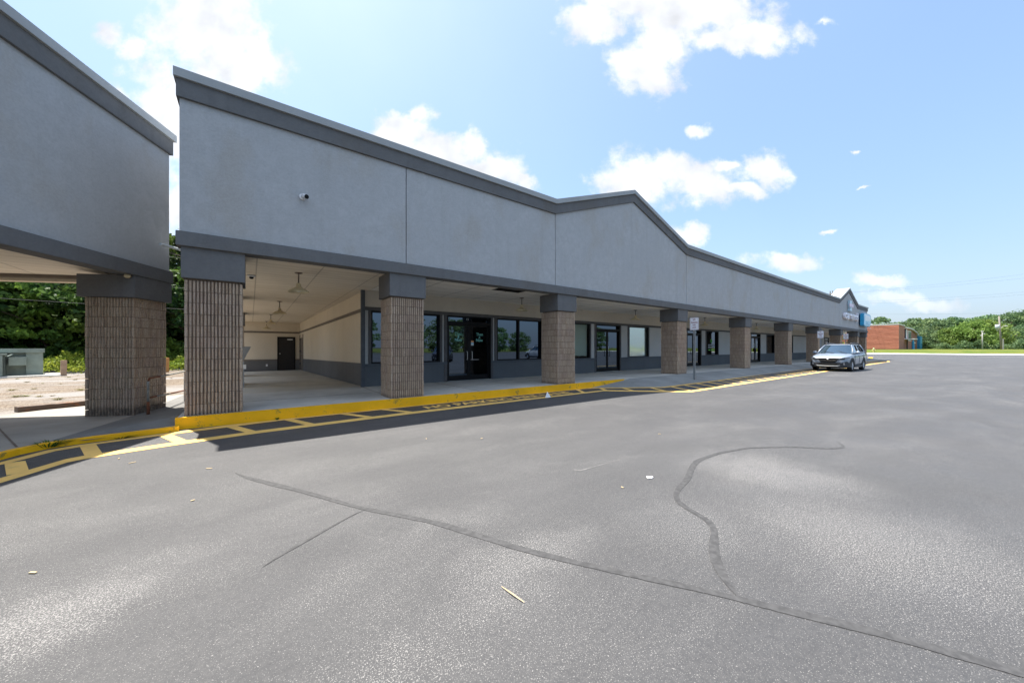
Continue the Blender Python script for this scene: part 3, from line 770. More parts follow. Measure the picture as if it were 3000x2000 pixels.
# soffit: storefront walkway with one missing panel, breezeway boards
m = MB()
zs = 3.24
hx0, hx1, hy0, hy1 = 6.06, 7.2, 8.79, 9.36
for (a, b, c, d) in ((3.0, hx0, 8.5, 11.7), (hx1, BX1, 8.5, 11.7), (hx0, hx1, 8.5, hy0), (hx0, hx1, hy1, 11.7)): m.box(a, b, c, d, zs, zs + 0.02)
m.build('walkway_soffit', 'soffit_panel', main)
m = MB(); m.box(hx0 - 0.3, hx1 + 0.3, hy0 - 0.2, hy1 + 0.3, zs + 0.5, zs + 0.52); m.box(hx0 - 0.02, hx0, hy0, hy1, zs + .02, zs + 0.5); m.box(hx1, hx1 + 0.02, hy0, hy1, zs + .02, zs + 0.5); m.box(hx0, hx1, hy1, hy1 + 0.02, zs + .02, zs + 0.5); m.box(hx0, hx1, hy0 - 0.02, hy0, zs + .02, zs + 0.5)
m.build('ceiling_opening', 'insulation_dark', main)
m = MB(); m.box(6.55, 6.9, 9.0, 9.12, zs + 0.16, zs + 0.2); m.build('fallen_bracket', 'white_paint', main)
def zc(v): return zs - slope * max(0, v - 10)
m = MB(); m.add([(-1.0, 8.5, zs), (3.0, 8.5, zs), (3.0, 11.6, zc(11.6)), (2.75, 26.9, zc(26.9)), (-1.0, 26.9, zc(26.9)), (-1.0, 10, zs), (3.0, 10, zs)], [(0, 1, 6, 5), (5, 6, 2, 3, 4)])
m.build('breezeway_soffit', 'soffit_board', main)
m = MB(); m.box(-1.0, BX1 - 0.1, 8.84, 11.9, 5.0, 5.2); m.box(-1.0, 3.2, 8.9, 27.2, 4.85, 5.0); m.box(3.0, BX1 - 0.1, 11.9, 34, 4.9, 5.1)
m.build('roof', 'roof_white', main)
# gable roofs running back
m = MB()
for xa, xp, xb, zp, zb in ((8.02, 12.3, 16.5, 7.69, 6.25), (45.6, 49.6, 53.7, 7.58, 6.18)):
    m.prism_y([(xa, zb), (xb, zb), (xp, zp)], 8.93, 9.35)
m.build('gable_roof', 'roof_white', main)
# side band of the breezeway and its parapet
m = MB(); m.box(-1.0, -0.72, 8.9, 27.1, 3.0, 3.46); m.build('side_band', 'stucco_dark', main)
m = MB(); m.box(-0.97, -0.75, 8.9, 27.1, 3.46, 5.7); m.build('side_parapet', 'stucco_light', main)
# breezeway walls
def skew(v): return 2.87 - (v - 11.6) * 0.0185
def rwall(z0f, z1f, dx, name, mat, v0=11.6, v1=26.8):
    mm = MB(); vs = []
    for v in (v0, v1):
        d = -slope * (v - 10)
        for z in (z0f, z1f): vs.append((skew(v) - dx, v, z + d)); vs.append((skew(v) + 0.12, v, z + d))
    mm.add(vs, [(0, 2, 6, 4), (1, 5, 7, 3), (0, 1, 3, 2), (4, 6, 7, 5), (0, 4, 5, 1), (2, 3, 7, 6)])
    return mm.build(name, mat, main)
rwall(0.18, 3.25, 0.0, 'breezeway_wall', 'wall_cream', 11.62, 25.1)
rwall(0.18, 3.25, 0.0, 'breezeway_wall', 'wall_cream', 26.6, 26.8)
rwall(2.28, 3.25, 0.0, 'breezeway_wall', 'wall_cream', 25.1, 26.6)
rwall(0.18, 0.86, 0.02, 'wainscot', 'wall_slate_warm', 11.62, 25.1)
rwall(0.86, 0.95, 0.035, 'chair_rail', 'wall_slate_warm', 11.62, 25.1)
rwall(2.60, 2.70, 0.03, 'wall_trim', 'trim_brown', 11.62, 26.8)
dz = -slope * 16.7
m = MB()
for a, b, z0, z1 in ((-1.0, 1.36, -0.1, 3.1), (2.33, 2.9, -0.1, 3.1), (1.36, 2.33, 2.12, 3.1)): m.box(a, b, 26.7, 26.9, z0, z1)
m.build('rear_wall', 'wall_cream', main)
m = MB(); m.box(-0.98, 1.36, 26.67, 26.70, -0.1, 0.62); m.box(2.33, 2.62, 26.67, 26.70, -0.1, 0.62); m.build('wainscot', 'wall_slate_warm', main)
m = MB(); m.box(-0.98, 1.36, 26.65, 26.70, 0.62, 0.70); m.box(2.33, 2.62, 26.65, 26.70, 0.62, 0.70); m.box(-0.98, 2.62, 26.66, 26.70, 2.34, 2.44); m.build('wall_trim', 'trim_brown', main)
d = MB(); d.box(1.42, 2.27, 26.72, 26.78, 0.0, 2.06); d = d.build('service_door', 'black_door', main)
f = MB(); f.box(1.36, 1.42, 26.66, 26.8, -0.03, 2.12); f.box(2.27, 2.33, 26.66, 26.8, -0.03, 2.12); f.box(1.42, 2.27, 26.66, 26.8, 2.06, 2.12); f.build('frame', 'black_frame', d)
f = MB(); f.tube([(1.50, 26.72, 1.05), (1.50, 26.66, 1.05)], 0.035, 12); f.build('handle', 'steel', d)
f = MB(); f.box(1.9, 2.19, 26.69, 26.72, 1.92, 1.98); f.build('door_closer', 'white_paint', d)
# side service door in the right wall of the breezeway
dd = MB(); xa = skew(25.1) - 0.01; xb = skew(26.6) - 0.01
dd.add([(xa + .03, 25.12, 0), (xb + .03, 26.58, -0.02), (xb + .03, 26.58, 2.24), (xa + .03, 25.12, 2.26)], [(0, 1, 2, 3)])
dd.box(xa - 0.03, xa + 0.08, 25.1, 25.2, -0.02, 2.27); dd.box(xb - 0.03, xb + 0.08, 26.5, 26.6, -0.02, 2.25)
dd = dd.build('side_door', 'brown_door', main)
f = MB(); f.tube([(xa + .03, 25.35, 1.03), (xa - 0.05, 25.35, 1.03), (xa - 0.05, 25.48, 1.03)], 0.014, 8); f.build('handle', 'steel', dd)
f = MB()
for z in (0.35, 1.15, 1.9): f.box(xb - 0.045, xb + 0.03, 26.44, 26.48, z, z + 0.12)
f.build('hinge', 'trim_dark', dd)

# ---- storefront wall
W0 = 11.60; SX1 = 59.0
openings = [(3.06, 5.42, 'w', [4.28]), (5.69, 7.58, 'd', 0), (7.86, 10.24, 'w', [8.99]), (11.1, 13.37, 'b', [12.2]), (13.84, 15.76, 'd', 1), (16.56, 18.39, 'f', []),
            (22.8, 24.67, 'd', 2), (25.47, 27.25, 'w', []), (33.30, 35.24, 'd', 3), (36.83, 38.75, 'w', []), (41.9, 43.84, 'w', []), (49.3, 51.2, 'd', 4), (55.65, 57.5, 'd', 5)]
m = MB(); m.box(2.87, SX1, W0, W0 + 0.2, 2.62, zs); m.build('storefront_wall', 'wall_beige', main)
m = MB(); m.box(2.87, SX1, W0 - 0.04, W0 + 0.1, 2.60, 2.71); m.build('head_trim', 'trim_dark', main)
m = MB(); m.box(2.76, 2.87, W0 - 0.06, W0 + 0.05, 0.2, zs); m.build('corner_trim', 'trim_slate', main)
cur = 2.87
edges = []
for (a, b, kd, _) in openings + [(SX1, SX1, 'x', None)]:
    m = MB(); m.box(cur, a, W0, W0 + 0.2, 0.9, 2.61); m.build('pier', 'wall_grey_light', main)
    m = MB(); m.box(cur, a, W0 - 0.012, W0 + 0.2, 0.19, 0.84); m.build('base_wall', 'wall_slate', main)
    m = MB(); m.box(cur, a, W0 - 0.045, W0 + 0.1, 0.83, 0.915)
    m.build('sill_trim', 'trim_slate', main)
    if kd in 'wbf':
        m = MB(); m.box(a, b, W0 - 0.012, W0 + 0.2, 0.19, 0.84); m.build('base_wall', 'wall_slate', main)
        m = MB(); m.box(a, b, W0 - 0.045, W0 + 0.1, 0.83, 0.915); m.build('sill_trim', 'trim_slate', main)
    if kd != 'x':
        m = MB()
        z0 = 0.915 if kd != 'd' else 0.2
        m.box(a - 0.115 if a - cur > 0.24 else a - 0.08, a - 0.001, W0 - 0.03, W0 + 0.1, z0, 2.6); m.box(b + 0.001, b + 0.085, W0 - 0.03, W0 + 0.1, z0, 2.6)
        m.build('jamb_trim', 'trim_dark', main)
    cur = b
# base panel seams
m = MB()
for x in (5.62, 13.78, 28.6, 36.2): m.box(x - 0.004, x + 0.004, W0 - 0.0145, W0 - 0.01, 0.2, 0.82)
m.build('panel_seam', 'trim_dark', main)

def window(parent, a, b, kind, mull):
    z0, z1 = 0.915, 2.60; ya = W0 - 0.02; yg = W0 + 0.09
    f = MB(); e = 0.045
    f.box(a, a + e, ya, yg + 0.03, z0, z1); f.box(b - e, b, ya, yg + 0.03, z0, z1); f.box(a + e, b - e, ya, yg + 0.03, z0, z0 + e); f.box(a + e, b - e, ya, yg + 0.03, z1 - e, z1)
    for x in mull: f.box(x - 0.033, x + 0.033, ya + 0.03, yg + 0.03, z0 + e, z1 - e)
    fr = f.build('window', 'black_frame', parent)
    xs = [a + e] + list(mull) + [b - e]
    for p, q in zip(xs, xs[1:]):
        g = MB()
        if kind == 'b': g.add([(p, yg, z0 + e), (q, yg, z0 + e), (q, yg, z1 - e), (p, yg, z1 - e)], [(0, 1, 2, 3)])
        else: g.box(p, q, yg, yg + 0.008, z0 + e, z1 - e)
        g.build('pane', {'w': 'tinted_glass', 'b': 'clear_glass', 'f': 'mirror_film'}[kind], fr)
    if kind == 'b':
        s_ = MB()
        P = []; nn = 24
        for i in range(nn + 1):
            x = a + e + (b - a - 2 * e) * i / nn
            P.append((x, z0 + 0.1 + 0.05 * (1 - i / nn) + 0.012 * math.sin(i * 1.3)))
        vs = [(x, yg + 0.05 + 0.008 * math.sin(x * 9), z) for x, z in P] + [(x, yg + 0.05, z1 - e) for x, z in P]
        s_.add(vs, [(i, i + 1, nn + 2 + i, nn + 1 + i) for i in range(nn)])
        s_.build('roller_blind', 'blind_cream', fr)
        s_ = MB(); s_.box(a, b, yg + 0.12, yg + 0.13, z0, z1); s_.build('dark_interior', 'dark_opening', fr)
    return fr
def door(parent, a, b, idx):
    z0, z1 = 0.205, 2.61; ya = W0 - 0.02; yg = W0 + 0.1; e = 0.055; zt = 2.30
    f = MB()
    f.box(a, a + e, ya, yg + 0.03, z0, z1); f.box(b - e, b, ya, yg + 0.03, z0, z1); f.box(a + e, b - e, ya, yg + 0.03, z1 - e, z1); f.box(a + e, b - e, ya, yg + 0.03, zt, zt + 0.085)
    fr = f.build('shop_door', 'black_frame', parent)
    g = MB(); g.box(a + e, b - e, yg, yg + 0.008, zt + 0.085, z1 - e); g.build('transom_pane', 'tinted_glass', fr)
    mid = (a + b) / 2
    for (p, q, s) in ((a + e + 0.004, mid - 0.004, 1), (mid + 0.004, b - e - 0.004, -1)):
        l = MB(); st = 0.062
        l.box(p, p + st, yg - 0.045, yg, z0 + 0.012, zt - 0.005); l.box(q - st, q, yg - 0.045, yg, z0 + 0.012, zt - 0.005)
        l.box(p + st, q - st, yg - 0.045, yg, z0 + 0.012, z0 + 0.19); l.box(p + st, q - st, yg - 0.045, yg, zt - 0.075, zt - 0.005)
        l.build('door_leaf', 'black_frame', fr)
        g = MB(); g.box(p + st, q - st, yg - 0.025, yg - 0.018, z0 + 0.19, zt - 0.075); g.build('pane', 'tinted_glass', fr)
        h = MB(); hx = q - 0.10 if s > 0 else p + 0.10
        h.tube([(hx, yg - 0.05, 0.98), (hx, yg - 0.11, 0.98), (hx, yg - 0.11, 1.28), (hx, yg - 0.05, 1.28)], 0.013, 8)
        h.build('handle', 'black_frame' if idx != 0 else 'steel', fr)
    t_ = MB(); t_.box(a, b, W0 - 0.05, yg, 0.201, 0.216); t_.build('threshold', 'steel', fr)
    if idx == 0:
        h = MB(); h.box(mid + 0.07, mid + 0.42, yg - 0.075, yg - 0.05, 0.96, 0.985); h.build('push_bar', 'steel', fr)
    return fr
for (a, b, kd, mu) in openings:
    if kd == 'd':
        dr = door(main, a, b, mu)
        yt = W0 + 0.072
        if mu == 0:
            for cx in (6.20, 7.11):
                for body, z, h in (('Then', 1.885, 0.12), ('&', 1.78, 0.095), ('Now', 1.66, 0.12)):
                    text_mesh(body, h, 'door_lettering', 'decal_teal', dr, extrude=0.001, bold=0.02, matrix=facing(cx, yt, z), align='CENTER', xscale=0.92)
            text_mesh('15', 0.085, 'door_number', 'decal_white', dr, extrude=0.001, bold=0.02, matrix=facing(6.60, W0 + 0.098, 2.46), align='CENTER')
            p_ = MB(); p_.box(6.735, 6.85, yt - .001, yt, 1.62, 1.69); p_.build('door_notice', 'paper_orange', dr)
            p_ = MB(); p_.box(6.735, 6.85, yt - .001, yt, 1.57, 1.62); p_.build('door_notice', 'paper_blue', dr)
            p_ = MB(); p_.box(6.735, 6.85, yt - .001, yt, 1.51, 1.57); p_.build('door_notice', 'decal_white', dr)
        if mu == 1:
            p_ = MB(); p_.box(14.86, 14.92, yt - .001, yt, 1.33, 1.5); p_.build('door_notice', 'decal_white', dr)
        if mu == 3:
            p_ = MB(); p_.box(34.05, 34.22, yt - .001, yt, 1.48, 1.79); p_.build('door_notice', 'decal_white', dr)
            p_ = MB(); p_.box(34.15, 34.4, yt - 0.06, yt - 0.02, 1.14, 1.4); p_.build('door_lock', 'black_frame', dr)
            for q in range(3):
                p_ = MB(); p_.box(34.55, 34.55 + (0.4, 0.34, 0.28)[q], yt - .001, yt, 1.86 - 0.1 * q, 1.89 - 0.1 * q); p_.build('door_lettering', 'decal_white', dr)
        if mu == 5:
            p_ = MB(); p_.box(55.75, 57.35, yt - .005, yt, 1.3, 2.58); p_.build('poster', 'poster_pale', dr)
            p_ = MB(); p_.lathe([(0.0, 0), (0.36, 0), (0.36, 0.01), (0.0, 0.01)], n=24); pz = p_.build('poster_picture', 'poster_dark', dr); pz.matrix_local = Matrix.Translation((56.5, yt - 0.008, 2.05)) @ Matrix.Rotation(R(90), 4, 'X')
    else:
        wn = window(main, a, b, kd, mu)
        if abs(a - 25.47) < 0.01:
            yt = W0 + 0.088
            # round green emblem with an inner swirl
            q = MB(); n_ = 28; vs = []; fs = []
            for i in range(n_):
                an = 2 * math.pi * i / n_
                for rr_ in (0.15, 0.125): vs.append((26.42 + rr_ * math.cos(an), yt, 1.905 + rr_ * 0.9 * math.sin(an)))
            for i in range(n_): j = (i + 1) % n_; fs.append((2*i, 2*j, 2*j+1, 2*i+1))
            q.add(vs, fs)
            pts = [(26.42 + (0.02 + 0.0042 * i) * math.cos(i * 0.42), yt - 0.003, 1.905 + (0.02 + 0.0042 * i) * math.sin(i * 0.42)) for i in range(20)]
            q.tube(pts, 0.013, 5); q.build('emblem', 'decal_green', wn)
            rr = random.Random(5); q = MB()
            for row, (zb, hh) in enumerate(((1.545, 0.13), (1.375, 0.15))):
                for i in range(6):
                    x = 25.95 + i * 0.165; z = zb + 0.005 * i
                    q.tube([(x, yt, z + hh * rr.uniform(.6, 1)), (x + 0.03, yt, z), (x + 0.07, yt, z + hh * .9), (x + 0.11, yt, z + 0.02), (x + 0.13, yt, z + hh * rr.uniform(.4, 1))], 0.013, 4)
            q.build('window_lettering', 'decal_white', wn)
            q = MB(); q.box(25.98, 26.25, yt - .001, yt, 1.235, 1.31); q.box(26.34, 26.5, yt - .001, yt, 1.235, 1.31); q.box(26.6, 26.88, yt - .001, yt, 1.235, 1.31); q.build('window_lettering', 'decal_green', wn)
m = MB(); m.box(2.9, SX1, W0 + 0.21, W0 + 0.23, 0.2, 3.2); m.box(SX1 - 0.2, SX1, W0 + 0.0, 30, 0.0, 5.0); m.build('rear_block', 'wall_beige', main)
# end wall behind
m = MB(); m.box(3.0, SX1 - 0.2, 33.5, 33.8, -0.2, 5.0); m.build('rear_wall', 'wall_beige', main)

# ---- pendant lamps
def make_lamp(zceil):
    t_ = thing('pendant_lamp', 'x', 'lamp')
    q = MB(); q.lathe([(0.0, 0.0), (0.085, 0.0), (0.085, -0.012), (0.02, -0.03), (0.0, -0.03)], n=14); q.build('ceiling_plate', 'lamp_stem', t_, True)
    q = MB(); q.lathe([(0.014, -0.02), (0.014, -0.27)], n=8); q.build('stem', 'lamp_stem', t_, True)
    q = MB(); q.lathe([(0.0, -0.25), (0.045, -0.255), (0.052, -0.29), (0.05, -0.33), (0.085, -0.365), (0.16, -0.40), (0.225, -0.455), (0.233, -0.475), (0.222, -0.47), (0.15, -0.415), (0.07, -0.375), (0.0, -0.36)], n=28)
    q.build('shade', 'lamp_enamel', t_, True)
    q = MB(); q.lathe([(0.0, -0.38), (0.035, -0.385), (0.05, -0.42), (0.04, -0.455), (0.0, -0.47)], n=14); q.build('bulb', 'lamp_bulb', t_, True)
    return t_
L0 = make_lamp(zs)
labs = ['nearest enamel pendant lamp in the breezeway, hanging beside the first block column', 'second enamel pendant lamp back in the breezeway', 'third enamel pendant lamp back in the breezeway', 'farthest pendant lamp in the breezeway, before the black service door']
for i, (u, v) in enumerate(((0.94, 9.96), (0.88, 15.78), (0.82, 21.33), (0.78, 25.9))):
    o = L0 if i == 0 else copy_tree(L0)
    o.location = (u, v, zc(v)); tag(o, labs[i], 'lamp', 'pendant lamps under the walkway roof')
labs = ['enamel pendant lamp beside the missing ceiling panel', 'enamel pendant lamp above the plain double door', 'enamel pendant lamp behind the nearest no parking sign', 'enamel pendant lamp half hidden behind the fifth block column',
        'small pendant lamp beyond the sixth block column', 'small pendant lamp near the far end of the walkway, seventh from the breezeway', 'farthest pendant lamp at the end of the walkway']
for i, u in enumerate((7.95, 14.95, 22.0, 30.0, 37.2, 44.4, 51.6)):
    o = copy_tree(L0); o.location = (u, 10.1, zs); tag(o, labs[i], 'lamp', 'pendant lamps under the walkway roof')

# ---- cameras
t_ = thing('security_camera', 'white bullet camera with dark face on the big stucco wall', 'camera', (0.86, YF, 4.53))
CAMT = t_
q = MB(); q.tube([(0, 0.0, 0), (0, -0.045, 0)], 0.075, 20); q.build('mount', 'white_paint', t_, bevel=0.004)
q = MB(); q.tube([(0, -0.04, 0), (0.03, -0.12, -0.01)], 0.03, 10); q.build('arm', 'white_paint', t_, True)
q = MB(); q.tube([(0.02, -0.08, 0), (0.075, -0.205, -0.035)], 0.062, 18); q.build('housing', 'white_paint', t_, True)
q = MB(); q.tube([(0.075, -0.205, -0.035), (0.078, -0.212, -0.037)], 0.056, 18); q.build('lens_window', 'black_frame', t_)
CAMT.scale = (0.8, 0.8, 0.8)
t_ = thing('dome_camera', 'small white dome camera on the breezeway ceiling beside the first column', 'camera', (0.02, 10.9, 3.225))
q = MB(); q.lathe([(0.0, 0.0), (0.085, 0.0), (0.085, -0.03), (0.06, -0.045), (0, -0.045)], n=20); q.build('base', 'white_paint', t_, True)
q = MB(); q.lathe([(0.052, -0.045), (0.045, -0.075), (0.02, -0.093), (0.0, -0.096)], n=18); q.build('dome', 'black_frame', t_, True)
t_ = copy_tree(t_); t_.location = (-0.35, 25.0, 3.03); tag(t_, 'tiny dome camera at the back of the breezeway ceiling', 'camera')

# ---- sockets
o = MB().box(0.77, 0.86, 26.64, 26.67, 0.27, 0.40).build('wall_socket', 'white_paint', loc=(0.8, 26.66, 0.33)); tag(o, 'white outlet cover low on the rear wall of the breezeway', 'outlet')

# ---- grey hooded pedestal at the open side of the breezeway
t_ = thing('pedestal_cabinet', 'grey tapered hood on a pedestal beside the first block column in the breezeway', 'cabinet', (-0.35, 14.15, 0.13))
q = MB(); q.prism_y([(-0.16, 0.86), (0.16, 0.86), (0.37, 1.33), (-0.37, 1.33)], -0.22, 0.15); q.build('hood', 'machine_grey', t_, bevel=0.01)
q = MB(); q.box(-0.15, 0.19, -0.14, 0.06, 0.02, 0.86); q.build('pedestal', 'galvanised', t_, bevel=0.005)
q = MB(); q.box(-0.2, 0.24, -0.2, 0.12, 0, 0.02); q.build('foot_plate', 'steel', t_)
q = MB(); q.box(0.14, 0.24, -0.20, -0.12, 0.62, 0.76); q.build('coin_box', 'white_paint', t_)

# ------------------------------------------------------------------ facade signs
t_ = thing('letter_sign', 'white channel letter sign with a cross above it on the far gable', 'sign', (46.9, YF, 4.3))
for i, (ch, w, h) in enumerate((('c', .78, .66), ('a', .78, .66), ('r', .58, .66), ('e', .80, .66), ('m', 1.15, .66), ('e', .80, .66), ('d', .80, .92))):
    x = sum((.78, .78, .58, .80, 1.15, .80, .80)[:i]) + 0.05 * i
    sc_h = {'d': 0.92}.get(ch, 0.66)
    asc = 0.70 / 0.52
    text_mesh(ch, 0.66 * asc, 'letter', 'letter_face', t_, extrude=0.02, bold=0.045, width=w - 0.04, matrix=facing(x, -0.20, 0.03))
    text_mesh(ch, 0.66 * asc, 'letter_return', 'letter_side', t_, extrude=0.17, bold=0.045, width=w - 0.04, matrix=Matrix.Translation((x, -0.011, 0.03)) @ Matrix.Rotation(R(90), 4, 'X'))
def plus(cx, cz, a, b): return [(cx-a,cz-b),(cx+a,cz-b),(cx+a,cz-a),(cx+b,cz-a),(cx+b,cz+a),(cx+a,cz+a),(cx+a,cz+b),(cx-a,cz+b),(cx-a,cz+a),(cx-b,cz+a),(cx-b,cz-a),(cx-a,cz-a)]
q = MB(); q.prism_y([(2.1, 0.9), (3.0, 0.9), (3.0, 1.16), (2.1, 1.16)], -0.2, -0.01); q.prism_y([(2.1, 1.19), (3.0, 1.19), (3.0, 1.95), (2.1, 1.95)], -0.2, -0.01); q.build('cross_upright', 'cross_blue', t_)
q = MB(); q.prism_y([(1.75, 1.3), (3.45, 1.3), (3.45, 1.62), (1.75, 1.62)], -0.24, -0.2); q.build('cross_arm', 'cross_pink', t_)
t_ = thing('cabinet_sign', 'blue and white cabinet sign at the far end of the stucco wall', 'sign', (54.2, YF, 3.85))
poly = [(0.1, 0.1), (0.6, -0.02), (3.4, 0.0), (3.9, 0.25), (4.3, 0.8), (4.1, 1.2), (3.7, 1.38), (0.6, 1.44), (0.1, 1.34)]
q = MB(); q.prism_y(poly, -0.42, -0.12); q.build('cabinet', 'sign_blue', t_)
q = MB(); q.box(0.4, 3.6, -0.12, -0.001, 0.15, 0.55); q.box(0.4, 3.6, -0.12, -0.001, 0.75, 1.2); q.build('mount', 'sign_navy_side', t_)
q = MB(); q.prism_y([(x * 0.9 + 0.22, z * 0.9 + 0.07) for x, z in poly], -0.43, -0.42); q.build('face', 'sign_sky', t_)
q = MB(); q.prism_y([(0.85, 0.62), (3.9, 0.66), (3.86, 0.9), (3.6, 1.22), (0.85, 1.28)], -0.436, -0.43); q.build('face_panel', 'sign_pale', t_)
q = MB(); q.box(1.1, 2.2, -0.436, -0.43, 0.38, 0.46); q.box(1.1, 3.2, -0.436, -0.43, 0.2, 0.27); q.build('lettering', 'sign_blue', t_)
t_ = thing('wall_lamp', 'small white lamp on the far end of the stucco wall', 'lamp', (58.7, YF, 3.7))
q = MB(); q.box(-0.05, 0.25, -0.35, 0, -0.04, 0.05); q.build('housing', 'white_paint', t_, bevel=0.01)
q = MB(); q.box(0, 0.2, -0.33, -0.05, -0.06, -0.04); q.build('lens', 'black_frame', t_)

# ------------------------------------------------------------------ no parking signs
def make_sign():
    t_ = thing('no_parking_sign', 'x', 'sign')
    q = MB(); q.box(-0.022, 0.022, -0.03, 0.03, 0, 2.36); q.box(-0.03, -0.022, -0.045, 0.045, 0.0, 2.36); q.build('post', 'galvanised', t_)
    w, h, r_ = 0.37, 0.53, 0.03
    def rr_(w, h, r_, cz):
        P = []
        for cx, cz_, a0 in ((w/2-r_, -h/2+r_, -90), (w/2-r_, h/2-r_, 0), (-w/2+r_, h/2-r_, 90), (-w/2+r_, -h/2+r_, 180)):
            for k in range(4): a = R(a0 + k * 30); P.append((cx + r_ * math.cos(a), cz + cz_ + r_ * math.sin(a)))
        return P
    zc_ = 2.39
    def fx(mb):  # rotate plane from (x,z) at y to face -x
        mb.v = [(y, -x, z) for x, y, z in mb.v]; return mb
    q = MB(); q.prism_y(rr_(w, h, r_, zc_), -0.036, -0.030); fx(q).build('panel', 'sign_white', t_)
    q = MB(); P = rr_(w - 0.03, h - 0.03, r_ * .8, zc_); P2 = rr_(w - 0.042, h - 0.042, r_ * .7, zc_); n_ = len(P)
    q.add([(x, -0.0375, z) for x, z in P] + [(x, -0.0375, z) for x, z in P2], [(i, (i+1) % n_, n_ + (i+1) % n_, n_ + i) for i in range(n_)]); fx(q).build('border', 'sign_red', t_)
    for body, z, h_, w_ in (('NO', 2.53, 0.075, 0.10), ('PARKING', 2.415, 0.068, 0.27), ('FIRE', 2.315, 0.058, 0.13), ('LANE', 2.215, 0.058, 0.15)):
        M = Matrix.Rotation(R(-90), 4, 'Z') @ facing(0, -0.0365, z)
        text_mesh(body, h_, 'lettering', 'sign_red', t_, extrude=0.001, bold=0.02, width=w_, matrix=M, align='CENTER')
    q = MB(); q.tube([(-0.036, 0, 2.18), (-0.045, 0, 2.18)], 0.01, 8); q.tube([(-0.036, 0, 2.6), (-0.045, 0, 2.6)], 0.01, 8); q.build('bolt', 'steel', t_)
    return t_
S0 = make_sign(); S0.location = (15.2, 7.4, 0.05); S0.rotation_euler = (0, 0, R(0)); tag(S0, 'no parking fire lane sign on a steel post in front of the fourth column', 'sign', 'no parking signs along the apron')
o = copy_tree(S0); o.location = (34.5, 7.42, 0.03); o.rotation_euler = (0, 0, R(3)); tag(o, 'no parking sign on a post behind the silver car', 'sign', 'no parking signs along the apron')
o = copy_tree(S0); o.location = (45.6, 7.95, 0.12); tag(o, 'farthest and smallest no parking sign, above the roof of the car', 'sign', 'no parking signs along the apron')

# ------------------------------------------------------------------ left building
RL = math.atan2(Ly, Lx)
P0 = (-1.84, 10.14)
left = thing('corner_building', 'grey stucco canopy building at the left edge on a brown block column', 'building', (P0[0], P0[1], 0), RL)
profL = [(-16.0, 6.21), (0.86, 6.21)]
fascia(left, -16.0, 0.86, profL, [-7.2], 0.0, 0.42, 2.86, 3.12)
colL = column_mesh(2.42, 97)
colL[1].name = 'column'; colL[0].name = 'mortar_core'; colL[1].parent = left; colL[1].location = (0, 0.03, 0.0); colL[0].parent = colL[1]
q = MB(); q.box(-0.07, 0.883, -0.065, 0.90, 2.42, 2.858); q.build('capital', 'stucco_dark', colL[1], bevel=0.006)
o = copy_tree(colL[1], left); o.location = (-7.6, 0.03, 0)
q = MB(); q.box(-16, 0.58, 0.29, 9.0, 2.93, 2.95); q.build('soffit', 'soffit_board', left)
q = MB(); q.box(0.58, 0.66, 0.9, 9.0, 2.86, 3.0); q.build('end_beam', 'trim_brown', left)
q = MB(); q.box(0.66, 0.84, 0.9, 9.0, 2.80, 3.3); q.build('end_beam', 'wall_cream', left)
q = MB(); q.box(0.6, 0.84, 0.43, 9.0, 3.3, 5.9); q.build('end_wall', 'stucco_light', left)
q = MB(); q.box(-16, 0.6, 0.43, 9.0, 5.2, 5.4); q.build('roof', 'roof_white', left)
q = MB(); q.lathe([(0, 0), (0.045, 0), (0.05, -0.05), (0.02, -0.07), (0, -0.07)], n=12); o = q.build('floodlight', 'lamp_enamel', left, True); o.location = (-0.12, 0.05, 2.86)
# conduit bridging the gap
o = MB().tube([(-1.52, 10.35, 3.60), (-0.86, 11.2, 3.60)], 0.028, 10).build('conduit_pipe', 'pvc', loc=(-1.2, 10.8, 3.6)); tag(o, 'white plastic conduit bridging the gap between the two buildings', 'pipe')
o = MB().tube([(-1.40, 10.5, 3.47), (-0.88, 11.2, 3.45)], 0.012, 8).build('support_rod', 'trim_brown', loc=(-1.2, 10.8, 3.46)); tag(o, 'thin rusty rod below the white conduit in the gap', 'rod')

# rusty handrail in the gap
plain('rust', (0.16, 0.055, 0.025), 0.9, var=0.3, scale=20); plain('rail_paint', (0.24, 0.24, 0.22), 0.7, var=0.3, scale=12)
t_ = thing('handrail', 'rusty pipe handrail in the gap between the two buildings', 'railing', (-1.62, 9.86, 0.06))
q = MB(); q.tube([(0, 0, 0), (0, 0, 0.30)], [0.026, 0.02], 10); q.build('post_foot', 'rust', t_, True)
q = MB(); q.tube([(0, 0, 0.30), (0, 0, 0.70)], 0.02, 10); q.build('post', 'rail_paint', t_, True)
q = MB(); q.tube([(0, 0, 0.70), (0.01, 0.03, 0.755), (0.10, 0.45, 0.76)], 0.017, 10); q.build('top_rail', 'rust', t_, True)
q = MB(); q.tube([(0.10, 0.45, 0.76), (0.34, 1.75, 0.785)], 0.017, 10); q.build('top_rail', 'rail_paint', t_, True)
q = MB(); q.tube([(0, 0, 0.37), (0.07, 0.3, 0.365)], 0.016, 10); q.tube([(0.2, 0.8, 0.355), (0.34, 1.75, 0.33)], 0.016, 10); q.build('lower_rail', 'rust', t_, True)
q = MB(); q.tube([(0.07, 0.3, 0.365), (0.2, 0.8, 0.355)], 0.0165, 10); q.build('lower_rail', 'rail_paint', t_, True)
q = MB(); q.tube([(0.34, 1.75, 0), (0.34, 1.75, 0.8)], 0.02, 10); q.build('post', 'rail_paint', t_, True)

